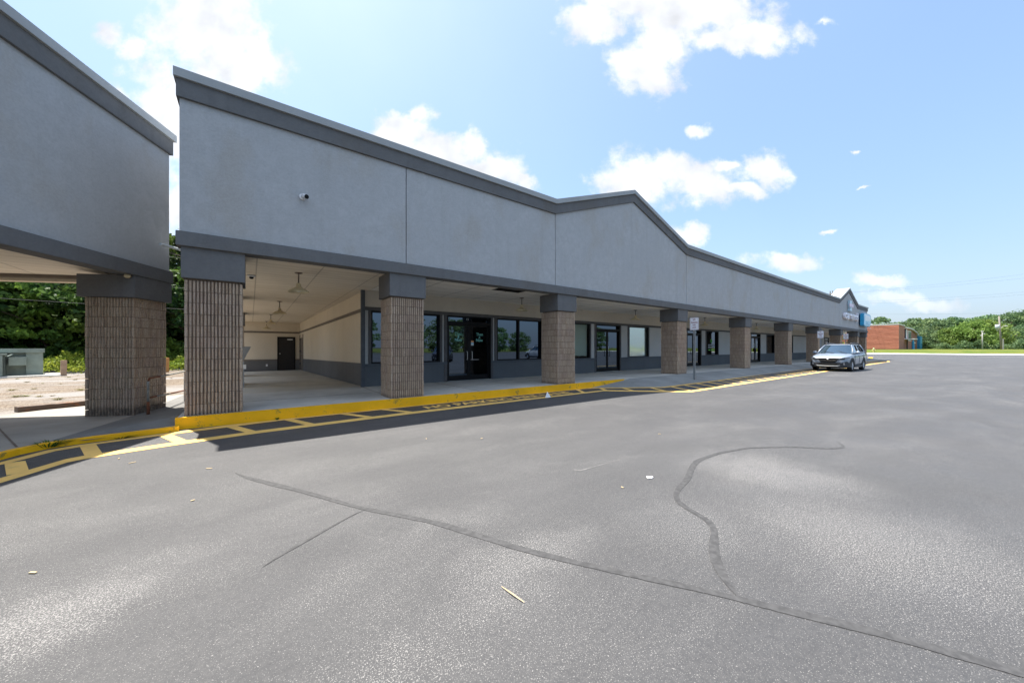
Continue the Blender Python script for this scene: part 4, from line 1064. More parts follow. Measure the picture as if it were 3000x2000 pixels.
# railway sleeper / wheel stop on the gravel
m = MB(); a = Vector((-4.05, 12.45)); b = Vector((-2.75, 13.25)); d_ = (b - a).normalized(); q_ = Vector((-d_.y, d_.x)) * 0.1
rr = random.Random(2); N_ = 14; vs = []
for i in range(N_ + 1):
    c_ = a.lerp(b, i / N_); j = [rr.uniform(-0.006, 0.006) for _ in range(4)]
    vs += [(c_.x - q_.x, c_.y - q_.y, 0.0), (c_.x - q_.x * 0.95, c_.y - q_.y * .95, 0.145 + j[0]), (c_.x + q_.x * .95, c_.y + q_.y * .95, 0.145 + j[1]), (c_.x + q_.x, c_.y + q_.y, 0.0)]
fs = [(0, 1, 2, 3), (4 * N_ + 3, 4 * N_ + 2, 4 * N_ + 1, 4 * N_)]
for i in range(N_):
    for k in range(3): fs.append((i*4+k, i*4+k+1, i*4+k+5, i*4+k+4))
paint('sleeper', (0.15, 0.11, 0.085), (0.27, 0.12, 0.06), 0.9, 0.50, 0.62, 3)
o = m.add(vs, fs).build('timber_kerb', 'sleeper', loc=(-3.4, 12.85, 0)); tag(o, 'weathered timber sleeper lying on the gravel beside the walk', 'timber')

# pad transformer
TA = math.atan2(27.45 - 28.72, -8.11 + 9.82)
t_ = thing('transformer_cabinet', 'pale green electrical transformer cabinet on a slab at the far edge of the gravel', 'transformer', (-10.86, 26.62, 0.0), R(16))
q = MB(); q.box(-0.6, 3.4, -0.35, 1.9, -0.02, 0.10); q.build('slab', 'kerb_concrete', t_, bevel=0.01)
q = MB(); q.box(2.35, 2.85, 0.5, 1.6, 0.1, 1.30); q.box(0, 2.35, 0.62, 1.6, 0.1, 1.30); q.build('tank', 'transformer_green', t_, bevel=0.008)
q = MB(); q.box(-0.1, 2.9, 0.42, 1.7, 1.18, 1.38); q.build('lid', 'transformer_green', t_, bevel=0.012)
q = MB(); q.box(-0.05, 1.85, -0.2, 0.60, 1.08, 1.14); q.build('inner_lid', 'transformer_green', t_, bevel=0.006)
q = MB(); q.box(0.62, 1.80, -0.12, 0.60, 0.12, 1.08); q.build('cable_box', 'transformer_dark', t_, bevel=0.006)
q = MB(); q.box(0.60, 0.70, -0.2, -0.12, 0.12, 1.07); q.box(1.05, 1.11, -0.16, -0.12, 0.12, 1.02); q.box(1.62, 1.74, -0.2, -0.12, 0.12, 1.07); q.build('upright', 'transformer_green', t_, bevel=0.004)
q = MB()
for k in range(7): q.box(-0.1 + 0.095 * k, -0.065 + 0.095 * k, -0.25, 0.6, 0.12, 0.98)
q.build('cooling_fins', 'transformer_green', t_, bevel=0.01)
q = MB(); q.box(1.88, 2.38, 0.2, 0.6, 0.58, 0.98); q.build('control_box', 'transformer_green', t_, bevel=0.008)
q = MB(); q.tube([(1.7, -0.1, 1.1), (1.85, 0.1, 1.02), (2.0, 0.4, 1.12)], 0.02, 6); q.build('hinge_arm', 'transformer_green', t_)

def post(x, y, h, w, mat, label):
    t2 = MB(); t2.prism_z([(-w/2, -w/2), (w/2, -w/2), (w/2, w/2), (-w/2, w/2)], -0.05, h)
    o = t2.build('wooden_post', mat, bevel=0.012); o.location = (x, y, 0.03); o.rotation_euler = (0.01, 0.015, 0.4); return tag(o, label, 'post', 'short wooden posts at the gravel edge')
post(-7.47, 27.38, 0.77, 0.19, 'wood_post', 'short square wooden post between the transformer and the block column')
post(-3.86, 27.9, 0.82, 0.2, 'wood_orange', 'orange wooden post seen in the gap beside the left block column')

# ------------------------------------------------------------------ vegetation
def leaf_mesh(name, pos, nrm_up, size, seed, mat, aspect=0.6, jitter=1.0):
    rg = np.random.default_rng(seed); n = len(pos)
    a = rg.normal(size=(n, 3)); a[:, 2] = a[:, 2] * 0.55 + nrm_up; a /= np.linalg.norm(a, axis=1)[:, None]   # normals
    b = rg.normal(size=(n, 3)); b -= (b * a).sum(1)[:, None] * a; b /= np.linalg.norm(b, axis=1)[:, None]
    c = np.cross(a, b)
    s = size * rg.uniform(0.6, 1.35, size=(n, 1)) if np.isscalar(size) else size[:, None]
    v = np.empty((n, 4, 3))
    v[:, 0] = pos - b * s; v[:, 1] = pos + c * s * aspect; v[:, 2] = pos + b * s; v[:, 3] = pos - c * s * aspect
    me = bpy.data.meshes.new(name)
    me.vertices.add(n * 4); me.vertices.foreach_set('co', v.reshape(-1))
    me.loops.add(n * 4); me.loops.foreach_set('vertex_index', np.arange(n * 4, dtype=np.int32))
    me.polygons.add(n); me.polygons.foreach_set('loop_start', np.arange(0, n * 4, 4, dtype=np.int32)); me.polygons.foreach_set('loop_total', np.full(n, 4, dtype=np.int32))
    me.update(calc_edges=True); me.materials.append(MATS[mat]); return me
def crown_points(rg, H, Rad, zlow, nclump, nper, shape='round'):
    P = []
    for _ in range(nclump):
        h = rg.uniform(0, 1)
        z = zlow + (H - zlow) * h
        if shape == 'round': prof = math.sin(math.pi * (0.12 + 0.80 * h)) ** 0.7
        elif shape == 'column': prof = 0.75 + 0.25 * math.sin(math.pi * h); prof *= (1 if h < 0.8 else max(0.25, (1 - h) / 0.2))
        else: prof = (1 - h) ** 0.8 + 0.12
        r = Rad * prof * math.sqrt(rg.uniform(0.15, 1)) ; an = rg.uniform(0, 2 * math.pi)
        r *= 1 + 0.22 * math.sin(an * 3 + h * 7)
        cs = Rad * rg.uniform(0.16, 0.34)
        c = np.array([r * math.cos(an), r * math.sin(an), z])
        q = rg.normal(size=(nper, 3)); q /= np.linalg.norm(q, axis=1)[:, None]
        q *= (cs * rg.uniform(0.45, 1.0, size=(nper, 1))); q[:, 2] *= 0.55
        q[:, 2] -= 0.12 * (q[:, 0] ** 2 + q[:, 1] ** 2) / cs
        P.append(c + q)
    return np.concatenate(P)
def make_tree(name, H, Rad, zlow, nclump, nper, leaf, seed, mat, bark='bark', shape='round', trunk_r=0.16):
    rg = np.random.default_rng(seed); rr = random.Random(seed)
    t_ = thing(name, 'x', 'tree')
    P = crown_points(rg, H, Rad, zlow, nclump, nper, shape)
    me = leaf_mesh('crown', P, 0.45, leaf, seed + 1, mat)
    c = bpy.data.objects.new('crown', me); COL.objects.link(c); c.parent = t_
    q = MB(); top = H * 0.78
    pts = [(0, 0, -0.2)] + [(rr.uniform(-.12, .12) * k, rr.uniform(-.12, .12) * k, top * k / 6) for k in range(1, 7)]
    q.tube(pts, [trunk_r * (1.25 - 0.17 * k) for k in range(7)], 8)
    for k in range(9):
        h = rr.uniform(0.25, 0.8) * top; an = rr.uniform(0, 6.28); l = Rad * rr.uniform(0.5, 0.85)
        i = min(5, int(h / top * 6)); bx, by, _ = pts[i]
        q.tube([(bx, by, h), (bx + math.cos(an) * l * .5, by + math.sin(an) * l * .5, h + l * .3), (bx + math.cos(an) * l, by + math.sin(an) * l, h + l * .45)], [trunk_r * .42, trunk_r * .27, trunk_r * .1], 6)
    q.build('trunk', bark, t_, True)
    return t_
# --- woods at the left, beyond the gravel
protoA = make_tree('forest_tree', 11.5, 3.3, 0.5, 150, 75, 0.17, 21, 'leaf_forest', trunk_r=0.2)
protoB = make_tree('forest_tree', 13.5, 3.0, 1.6, 140, 75, 0.17, 22, 'leaf_forest', shape='column', trunk_r=0.22)
protoC = make_tree('forest_tree', 7.5, 3.1, 0.0, 120, 75, 0.16, 23, 'leaf_forest', trunk_r=0.12)
used = {id(protoA): False, id(protoB): False, id(protoC): False}
def place(proto, loc, rz, s, label, group, cat='tree', sz=None):
    if not used.get(id(proto), True): o = proto; used[id(proto)] = True
    else: o = copy_tree(proto)
    o.location = loc; o.rotation_euler = (0, 0, rz); o.scale = (s, s, sz or s)
    return tag(o, label, cat, group)
GW = 'trees at the edge of the gravel lot'
wl = [(protoC, -21.5, 33.5, 1.1), (protoA, -19.5, 37, 1.0), (protoC, -17.2, 33.8, 1.0), (protoB, -15.3, 38, 1.0), (protoC, -13.6, 34.3, 1.05), (protoA, -12.2, 38.5, 1.02),
      (protoC, -10.0, 35.0, 0.95), (protoB, -9.3, 39, 0.98), (protoC, -7.0, 34.8, 1.05), (protoA, -6.2, 39.2, 0.9), (protoB, -3.9, 36.2, 0.76), (protoC, -3.4, 34.2, 0.92), (protoB, -1.0, 38.5, 0.8), (protoC, 0.2, 34.5, 1.0), (protoA, 3.0, 38, 1.0), (protoB, -25, 39, 1.1), (protoC, -25.5, 35, 1.1)]
desc = ['dark woodland tree behind the transformer cabinet', 'tall dark tree at the left edge of the woods', 'low leafy tree behind the green cabinet', 'tall narrow tree above the transformer cabinet', 'bushy tree just right of the transformer cabinet', 'tall tree seen under the left canopy beam',
        'low tree right of the short wooden post', 'narrow tree behind the woods, left of the block column', 'bushy sunlit tree beside the left block column', 'tall tree hidden behind the left block column', 'tall sunlit tree in the gap between the two buildings', 'low bushy tree in the gap above the weeds',
        'narrow woodland tree behind the first main column', 'low woodland tree behind the shopping centre wall', 'tall woodland tree behind the shopping centre', 'tall tree at the far left of the woods', 'low tree at the far left of the woods']
for i, (pr, x, y, s) in enumerate(wl):
    place(pr, (x, y, -0.05), i * 1.7, s, desc[i], GW)
# low undergrowth between the trees
rg = np.random.default_rng(5)
n = 16000; P = np.empty((n, 3)); P[:, 0] = rg.uniform(-28, 4, n); P[:, 1] = 32.5 + rg.uniform(0, 1, n) ** 0.7 * 9; P[:, 2] = rg.uniform(0, 1, n) ** 0.8 * (1.9 + 0.9 * np.sin(P[:, 0] * 0.9)) * (0.5 + (P[:, 1] - 32.5) / 9 * 1.2)
me = leaf_mesh('undergrowth', P, 0.4, 0.15, 6, 'leaf_forest'); o = bpy.data.objects.new('undergrowth', me); COL.objects.link(o)
tag(o, 'dark leafy undergrowth along the foot of the woods', 'undergrowth', kind='stuff')
# distant wood behind, closes the skyline low down
n = 14000; P = np.empty((n, 3)); P[:, 0] = rg.uniform(-45, 10, n); P[:, 1] = rg.uniform(44, 52, n); P[:, 2] = rg.uniform(0, 1, n) * (7.5 + 1.6 * np.sin(P[:, 0] * 0.5) + 1.2 * np.sin(P[:, 0] * 1.31 + 1))
me = leaf_mesh('far_wood', P, 0.4, 0.30, 7, 'leaf_forest'); o = bpy.data.objects.new('far_wood', me); COL.objects.link(o)
tag(o, 'dense dark wood behind the first trees', 'wood', kind='stuff')
# weed bank
n = 30000; P = np.empty((n, 3)); x = rg.uniform(-24, 4, n); d = rg.uniform(0, 1, n)
hh = (0.50 + 0.62 * np.minimum(1, d * 2.5)) * (0.82 + 0.14 * np.sin(x * 2.1) + 0.12 * np.sin(x * 5.3 + 1) + 0.1 * np.sin(x * 11.0 + d * 9))
P[:, 0] = x; P[:, 1] = 28.9 + 0.2 * np.sin(x * 1.7) + d * 3.6; P[:, 2] = hh * rg.uniform(0, 1, n) ** 0.45
keep = P[:, 1] > 28.8
P = P[keep]
me = leaf_mesh('weed_bank', P, 0.55, 0.062, 8, 'leaf_weed', aspect=0.5); o = bpy.data.objects.new('weed_bank', me); COL.objects.link(o)
tag(o, 'knee high sunlit yellow green weeds between gravel and woods', 'weeds', kind='stuff')
# tufts on gravel
def tuft_mesh(seed, mat, n=46, h=0.13, r=0.13):
    rr = random.Random(seed); q = MB()
    for _ in range(n):
        an = rr.uniform(0, 6.28); r0 = r * 0.45 * rr.random(); l = h * rr.uniform(.5, 1.1); out = rr.uniform(.3, 1.3) * r; w = 0.006
        x0, y0 = r0 * math.cos(an), r0 * math.sin(an); x1, y1 = x0 + out * .5 * math.cos(an), y0 + out * .5 * math.sin(an); x2, y2 = x0 + out * math.cos(an), y0 + out * math.sin(an)
        px, py = -math.sin(an) * w, math.cos(an) * w
        q.add([(x0 - px, y0 - py, 0), (x0 + px, y0 + py, 0), (x1 + px, y1 + py, l * .75), (x1 - px, y1 - py, l * .75), (x2, y2, l * rr.uniform(.5, 1))], [(0, 1, 2, 3), (3, 2, 4)])
    return q.build('weed_tuft', mat)
T1 = tuft_mesh(3, 'weed_dry', 60, 0.10, 0.20)
tufts = [(-5.83, 19.04), (-5.14, 16.29), (-4.78, 15.93), (-4.56, 15.99), (-6.45, 21.77), (-5.84, 21.16), (-6.08, 23.46), (-6.91, 27.0), (-4.43, 17.52), (-6.21, 18.85), (-4.83, 19.84), (-5.28, 16.31), (-2.9, 22.09), (-8.3, 25.6), (-7.6, 26.4), (-8.9, 25.8), (-7.2, 23.0), (-5.3, 25.0), (-3.6, 19.5), (-9.6, 23.7), (-6.8, 25.5), (-4.1, 14.7), (-5.9, 16.9)]
for i, (x, y) in enumerate(tufts):
    o = T1 if i == 0 else T1.copy()
    if i: COL.objects.link(o)
    s = random.uniform(0.35, 0.85); o.location = (x, y, 0.035); o.scale = (s, s, s * random.uniform(.7, 1.1)); o.rotation_euler = (0, 0, i)
    tag(o, 'small dry weed tuft growing through the gravel lot', 'weed', 'weed tufts on the gravel')
G1 = tuft_mesh(4, 'grass_blade', 90, 0.12, 0.20); G1.location = (-2.29, 7.90, 0.02); G1.scale = (1.0, 0.8, 0.8); tag(G1, 'green grass tuft growing from the left kerb gutter', 'grass')
o = G1.copy(); COL.objects.link(o); o.location = (-1.63, 8.09, 0.0); o.scale = (0.9, 0.45, 0.35); tag(o, 'flat grass tuft in the gutter right of the bigger one', 'grass')
o = G1.copy(); COL.objects.link(o); o.location = (0.42, 8.33, 0.0); o.scale = (0.22, 0.15, 0.5); tag(o, 'tiny sprig of grass at the foot of the yellow kerb', 'grass')

# --- trees on the right beyond the grass bank
def unproj(x, D): 
    a = R(53.382); X = (x - 1500) / 1031.18 * D
    return (D * math.cos(a) + X * math.sin(a), D * math.sin(a) - X * math.cos(a))
pF = [make_tree('broadleaf_tree', 10, 5.0, 0.2, 110, 50, 0.30, 31, 'leaf_far', 'bark_pale'), make_tree('broadleaf_tree', 10, 5.6, 0.0, 110, 50, 0.30, 32, 'leaf_far', 'bark_pale'), make_tree('broadleaf_tree', 10, 4.0, 0.8, 85, 50, 0.29, 33, 'leaf_far', 'bark_pale')]
pB = make_tree('young_tree', 8, 5.2, 0.0, 110, 50, 0.27, 34, 'leaf_bright', 'bark_pale')
for p_ in pF + [pB]: used[id(p_)] = False
far = [  # image column, distance, top height above eye in px at 3000 wide, kind, label
 (2563, 150, 88, 0, 'tree above the left end of the red building'), (2600, 165, 70, 2, 'small tree showing over the red building roof'), (2625, 170, 70, 2, 'second small treetop over the red building roof'),
 (2650, 140, 74, 1, 'low tree right behind the red building corner'), (2690, 140, 86, 0, 'open crowned tree rising behind the curved roof wing'), (2665, 150, 74, 2, 'treetop above the curved roof wing'), (2728, 128, 62, 1, 'dark tree right of the blue painted wall'), (2738, 130, 86, 0, 'tall dark tree right of the red building'),
 (2775, 132, 84, 1, 'broad dark tree in the middle of the far row'), (2805, 128, 87, 2, 'tree between the dark and the bright green ones'), (2765, 114, 50, 1, 'low shrubby tree in front of the far row'), (2716, 128, 34, 1, 'low bushy growth beside the blue painted wall'),
 (2850, 130, 88, 0, 'tall tree behind the bright green one'), (2893, 132, 92, 2, 'tree left of the power pole'), (2925, 126, 76, 1, 'dark tree behind the power pole'), (2957, 124, 100, 0, 'big tree right of the power pole'), (2993, 122, 106, 1, 'biggest dark tree at the right edge'),
 (2975, 112, 62, 1, 'lower tree in front at the right edge'), (3040, 124, 108, 0, 'large tree just beyond the right edge'), (3090, 124, 100, 1, 'next tree beyond the right edge'), (2910, 114, 45, 1, 'low bush behind the light pole')]
for i, (x, D, top, k, lab) in enumerate(far):
    h = 1.42 + top * D / 1031.18 - 0.95
    px, py = unproj(x, D); s = h / 10
    place(pF[k], (px, py, 0.9), i * 2.1, max(s, 0.55), lab, 'far trees beyond the grass bank', sz=s * 1.0)
for i, (x, D, top, lab) in enumerate(((2845, 108, 74, 'bright green tree in the middle of the far row'), (2808, 110, 58, 'lower bright green tree left of the brightest one'), (2882, 110, 80, 'bright green tree beside the light pole'))):
    h = 1.42 + top * D / 1031.18 - 0.95; px, py = unproj(x, D); s = h / 8
    place(pB, (px, py, 0.9), i * 1.3, s, lab, 'far trees beyond the grass bank')
n = 12000; P = np.empty((n, 3)); y = rg.uniform(-40, 60, n); P[:, 1] = y; P[:, 0] = 205 + rg.uniform(0, 12, n) + 0.1 * y; P[:, 2] = 0.9 + rg.uniform(0, 1, n) * (7.5 + 1.5 * np.sin(y * 0.3) + np.sin(y * 0.9))
me = leaf_mesh('distant_wood', P, 0.4, 0.6, 9, 'leaf_far'); o = bpy.data.objects.new('distant_wood', me); COL.objects.link(o)
tag(o, 'continuous distant wood behind the far tree row', 'wood', kind='stuff')
n = 9000; P = np.empty((n, 3)); y = rg.uniform(-30, 9, n); P[:, 1] = y; P[:, 0] = 172 - 0.45 * y + rg.uniform(0, 5, n); P[:, 2] = 0.8 + rg.uniform(0, 1, n) ** 1.3 * (2.2 + 0.6 * np.sin(y * 0.7) + 0.5 * np.sin(y * 1.9))
me = leaf_mesh('hedge_growth', P, 0.4, 0.3, 10, 'leaf_far'); o = bpy.data.objects.new('hedge_growth', me); COL.objects.link(o)
tag(o, 'low scrub along the foot of the far trees', 'scrub', kind='stuff')
# trees across the lot behind the camera, mirrored in the windows
for i in range(15):
    x = -30 + i * 11.5 + random.uniform(-2, 2)
    place(pF[i % 3], (x, -80 - random.uniform(0, 9), 0), i, random.uniform(0.75, 1.25), 'tree in the row across the parking lot, mirrored in the shop windows', 'trees across the parking lot')

# flowering bush beyond the end of the building
def bush(name, loc, r, h, n, leaf, mat, seed, label, cat='bush'):
    rg = np.random.default_rng(seed); P = crown_points(rg, h, r, 0.1, n, 40, 'column')
    t_ = thing(name, label, cat, loc); me = leaf_mesh('foliage', P, 0.5, leaf, seed, mat); o = bpy.data.objects.new('foliage', me); COL.objects.link(o); o.parent = t_
    q = MB(); q.tube([(0, 0, 0), (0.05, 0, h * .7)], [0.06, 0.03], 6); q.build('stem', 'bark_pale', t_); return t_
t_ = bush('flowering_bush', (61.4, 10.9, 0.15), 0.8, 3.3, 22, 0.12, 'leaf_bright', 51, 'yellow green bush with a red bloom seen between the far block columns')
q = MB()
for k in range(40):
    a_ = random.uniform(0, 6.28); r_ = random.uniform(0, .3); c = (-1.0 + r_ * math.cos(a_), 0.15 + r_ * math.sin(a_), 2.05 + random.uniform(-.22, .22)); q.box(c[0]-.05, c[0]+.05, c[1]-.05, c[1]+.05, c[2]-.05, c[2]+.05)
q.build('bloom', 'flower_red', t_)

# ------------------------------------------------------------------ red building
rb = thing('red_building', 'red sided building with a white roof edge and a low curved wing', 'building', (140.4, 14.0, 0.85))
q = MB(); q.box(0.05, 12, 0.05, 26, 0, 6.8); q.build('wall', 'brick_wall', rb)
q = MB()
nb = 20; ch = 6.75 / nb
for k in range(nb):
    z0 = k * ch
    q.add([(0.0, -0.05, z0 + .05), (0.0, 26, z0 + .05), (-0.13, 26, z0 + 0.06), (-0.13, -0.05, z0 + 0.06), (0.0, -0.05, z0 + ch), (0.0, 26, z0 + ch)], [(0, 1, 2, 3), (3, 2, 5, 4), (0, 3, 4)])
q.build('lap_siding', 'red_siding', rb)
q = MB(); q.box(-0.12, 12.1, -0.1, 26.1, 6.8, 7.1); q.build('roof_edge', 'siding_trim', rb)
# wing: a long wall going away with a falling, bowed roof line
q = MB(); pr = [(12, 6.2), (20, 6.35), (30, 6.1), (38, 5.55), (44, 4.9)]
pts = [(12, 0), (44, 0)] + list(reversed(pr)); q.prism_y(pts, 0.1, 14); q.build('wing_wall', 'brick_wall', rb)
q = MB(); A = [(x, -0.2, z) for x, z in pr]; 
k = len(pr); vs = [(x, -0.35, z) for x, z in pr] + [(x, -0.35, z + 0.4) for x, z in pr] + [(x, 14.2, z + 0.4) for x, z in pr] + [(x, 14.2, z) for x, z in pr]
fs = []
for i in range(k - 1):
    for c in range(4): a_ = c * k + i; b_ = ((c + 1) % 4) * k + i; fs.append((a_, a_ + 1, b_ + 1, b_))
fs += [(0, k, 2*k, 3*k), (k-1, 4*k-1, 3*k-1, 2*k-1)]
q.add(vs, fs); q.build('wing_roof', 'siding_trim', rb)
q = MB(); q.box(44, 52, -0.5, 6, 0, 4.6); q.build('blue_wall', 'blue_paint', rb)
q = MB(); q.box(46, 51, -0.56, -0.5, 2.0, 4.2); q.build('blue_panel', 'blue_light', rb)
q = MB(); q.box(12.6, 14.2, -0.04, 0.1, 3.4, 6.1); q.build('recess', 'dark_opening', rb)
q = MB(); q.box(14.3, 16.6, -0.06, 0.1, 3.3, 6.0); q.build('panel', 'siding_trim', rb)
w_ = MB(); w_.box(19, 26, -0.08, 0.1, 2.7, 5.8); w_ = w_.build('window', 'siding_trim', rb)
q = MB()
for k in range(4): q.box(19.25 + 1.7 * k, 20.75 + 1.7 * k, -0.11, -0.08, 2.95, 5.55)
q.build('pane', 'window_glass_far', w_)
q = MB(); q.box(11.8, 18.5, -2.0, 0.1, 3.0, 3.25); q.build('canopy', 'white_paint', rb)
q = MB(); q.box(17.0, 18.4, -0.05, 0.1, 0.1, 2.9); q.build('doorway', 'dark_opening', rb)

def simple(name, label, cat, loc, parts, rz=0, group=None):
    t_ = thing(name, label, cat, loc, rz, group)
    for nm, mb, mat in parts: mb.build(nm, mat, t_)
    return t_
q1 = MB().lathe([(0, 0), (0.2, 0), (0.2, 0.06), (0.13, 0.08), (0.12, 0.62), (0.0, 0.62)], n=14); q2 = MB().lathe([(0.16, 0.6), (0.17, 0.66), (0.14, 0.78), (0.06, 0.87), (0.03, 0.93), (0, 0.94)], n=14); q3 = MB().tube([(0, -0.26, 0.45), (0, 0.26, 0.45)], 0.07, 10); q3.tube([(-0.22, 0, 0.42), (0, 0, 0.42)], 0.085, 10)
t_ = simple('fire_hydrant', 'yellow fire hydrant with a green cap on the grass by the far kerb', 'hydrant', (122.6, 16.35, 0.26), [('barrel', q1, 'hydrant_yellow'), ('bonnet', q2, 'hydrant_cap'), ('nozzle', q3, 'hydrant_yellow')]); t_.scale = (1.25,) * 3
q1 = MB().tube([(0, 0, 0), (0, 0, 2.3)], 0.28, 10); q2 = MB().tube([(0, 0, 2.3), (0, 0, 2.9)], 0.14, 8); q3 = MB().box(-0.2, 0.6, -0.45, -0.2, 1.7, 2.1)
simple('standpipe', 'blue painted upright pipe outside the wing of the red building', 'pipe', (152.5, 12.4, 0.95), [('pipe', q1, 'blue_paint'), ('cap', q2, 'blue_light'), ('box', q3, 'pole_light')])

# poles and overhead wires
def upole(name, x, D, zb, zt, lean, label, extra):
    px, py = unproj(x, D)
    t_ = thing(name, label, 'pole', (px, py, zb))
    q = MB(); q.tube([(0, 0, 0), (lean[0], lean[1], zt - zb)], [0.19, 0.13], 10); q.build('pole', 'pole_wood' if D > 60 else 'pole_light', t_, True)
    extra(t_); return t_
ax = (math.sin(R(53.382)), -math.cos(R(53.382)))   # across the view
def ex2(t_):
    q = MB(); c = (-0.75 * ax[0] - .3*ax[0], -0.75 * ax[1]-.3*ax[1], 5.9); q.tube([(c[0], c[1], 5.4), (c[0], c[1], 6.5)], 0.36, 14); q.build('transformer', 'transformer_grey', t_, True)
    q = MB(); q.tube([(c[0], c[1], 4.9), (c[0] + .2, c[1], 5.4)], 0.1, 6); q.build('bracket', 'pole_light', t_)
    q = MB(); q.tube([(-.4*ax[0], -.4*ax[1], 5.5), (0.4 * ax[0], 0.4 * ax[1], 6.1), (1.0 * ax[0], 1.0 * ax[1], 6.15)], 0.05, 6); q.build('lamp_arm', 'pole_light', t_)
    q = MB(); q.tube([(0.9 * ax[0], .9 * ax[1], 6.15), (1.5 * ax[0], 1.5 * ax[1], 6.12)], [0.13, 0.1], 8); q.build('lamp_head', 'siding_trim', t_)
    q = MB(); q.tube([(0.45*ax[0], 0.45*ax[1], 0), (0.45*ax[0], 0.45*ax[1], 2.9)], 0.09, 6); q.build('riser', 'pole_light', t_)
upole('power_pole', 2934, 90, 0.85, 9.5, (-0.62 * ax[0], -0.62 * ax[1]), 'wooden power pole with a grey transformer and a street light at the right', ex2)
def ex1(t_):
    q = MB(); q.tube([(0.1 * ax[0], 0.1 * ax[1], 4.1), (0.55 * ax[0], 0.55 * ax[1], 4.05)], [0.07, 0.13], 8); q.tube([(-.1*ax[0], -.1*ax[1], 3.7), (-.45*ax[0], -.45*ax[1], 3.65)], [.06, .12], 8); q.build('lamp_head', 'siding_trim', t_)
px, py = unproj(2878, 88); t_ = thing('light_pole', 'short pale light pole left of the power pole', 'pole', (px, py, 0.85))
q = MB(); q.tube([(0, 0, 0), (0.1, 0, 4.75)], [0.11, 0.09], 8); q.build('pole', 'pole_light', t_, True); ex1(t_)
q = MB(); q.tube([(-.25*ax[0], -.25*ax[1], 4.72), (.25*ax[0], .25*ax[1], 4.72)], 0.1, 6); q.build('bracket', 'siding_trim', t_)
def exp_(t_):
    q = MB(); q.box(-0.1, 0.1, -1.6, 1.6, 12.0, 12.2); q.build('crossarm', 'pole_wood', t_)
    q = MB()
    for yy_ in (-1.45, -0.9, 0.9, 1.45): q.tube([(0, yy_, 12.2), (0, yy_, 12.7)], 0.09, 6)
    q.tube([(0.1, -1.5, 11.5), (0.1, -1.2, 12.0)], .12, 6); q.tube([(0.1, 1.1, 11.6), (0.1, 1.3, 12.0)], .12, 6)
    q.build('insulator', 'pole_wood', t_)
px, py = unproj(2451, 80); t_ = UPO = thing('utility_pole', 'utility pole with crossarm showing above the roof beside the far gable', 'pole', (px, py, 0.3), R(-30))
q = MB(); q.tube([(0, 0, 0), (0, 0, 12.6)], [0.3, 0.22], 10); q.build('pole', 'pole_wood', t_, True); exp_(t_)
UPO.scale = (1, 1, 1.12)
wires = [((2563, 848), (3060, 793)), ((2563, 851), (3060, 806)), ((2563, 880), (3060, 848)), ((2563, 886), (3060, 856)), ((2546, 918), (3060, 910))]
wl_ = ['highest overhead wire at the right', 'second overhead wire from the top', 'middle overhead wire at the right', 'fourth overhead wire from the top', 'lowest overhead wire just above the far trees']
for (a_, b_), lab in zip(wires, wl_):
    D = 100; pts = []
    for i in range(13):
        f_ = -0.15 + 1.3 * i / 12; x = a_[0] + (b_[0] - a_[0]) * f_; y = a_[1] + (b_[1] - a_[1]) * f_
        u_, v_ = unproj(x, D); pts.append((u_, v_, 1.42 + (1018.5 - y) * D / 1031.18 - 0.5 * math.sin(math.pi * i / 12)))
    o = MB().tube(pts, 0.014, 4).build('overhead_wire', 'cable_dark'); tag(o, lab, 'wire', 'overhead wires')
for (p_, q_, lab) in (((-14, 22, 5.66), (3, 22, 5.62), 'upper thin wire crossing the gap in front of the woods'), ((-14, 22, 5.05), (3, 22, 5.0), 'second thin wire crossing the gap'), ((-14, 22, 4.4), (3, 22, 4.2), 'third thin wire crossing the gap'), ((-14, 22, 3.5), (3, 22, 3.2), 'lowest thin wire in front of the woods under the left canopy')):
    pts = [(p_[0] + (q_[0] - p_[0]) * i / 10, 22, p_[2] + (q_[2] - p_[2]) * i / 10 - 0.12 * math.sin(math.pi * i / 10)) for i in range(11)]
    o = MB().tube(pts, 0.006, 5).build('overhead_wire', 'cable'); tag(o, lab, 'wire', 'wires behind the gap')

# yellow ramp kerb and bin beyond the car
o = MB().add([(60.2, 8.1, 0), (66, 8.9, 0), (66, 9.3, 0), (60.2, 8.5, 0), (60.2, 8.1, 0.16), (66, 8.9, 0.16), (66, 9.3, 0.16), (60.2, 8.5, 0.16)], [(0, 1, 5, 4), (1, 2, 6, 5), (2, 3, 7, 6), (3, 0, 4, 7), (4, 5, 6, 7)]).build('kerb_end', 'kerb_yellow', loc=(63, 8.7, 0)); tag(o, 'short yellow painted kerb beyond the silver car', 'kerb')
sheet([(59.5, 9.3), (66, 9.3), (70, 14), (70, 40), (59.5, 40)], 0.12, 'east_walk', 'concrete_walk')

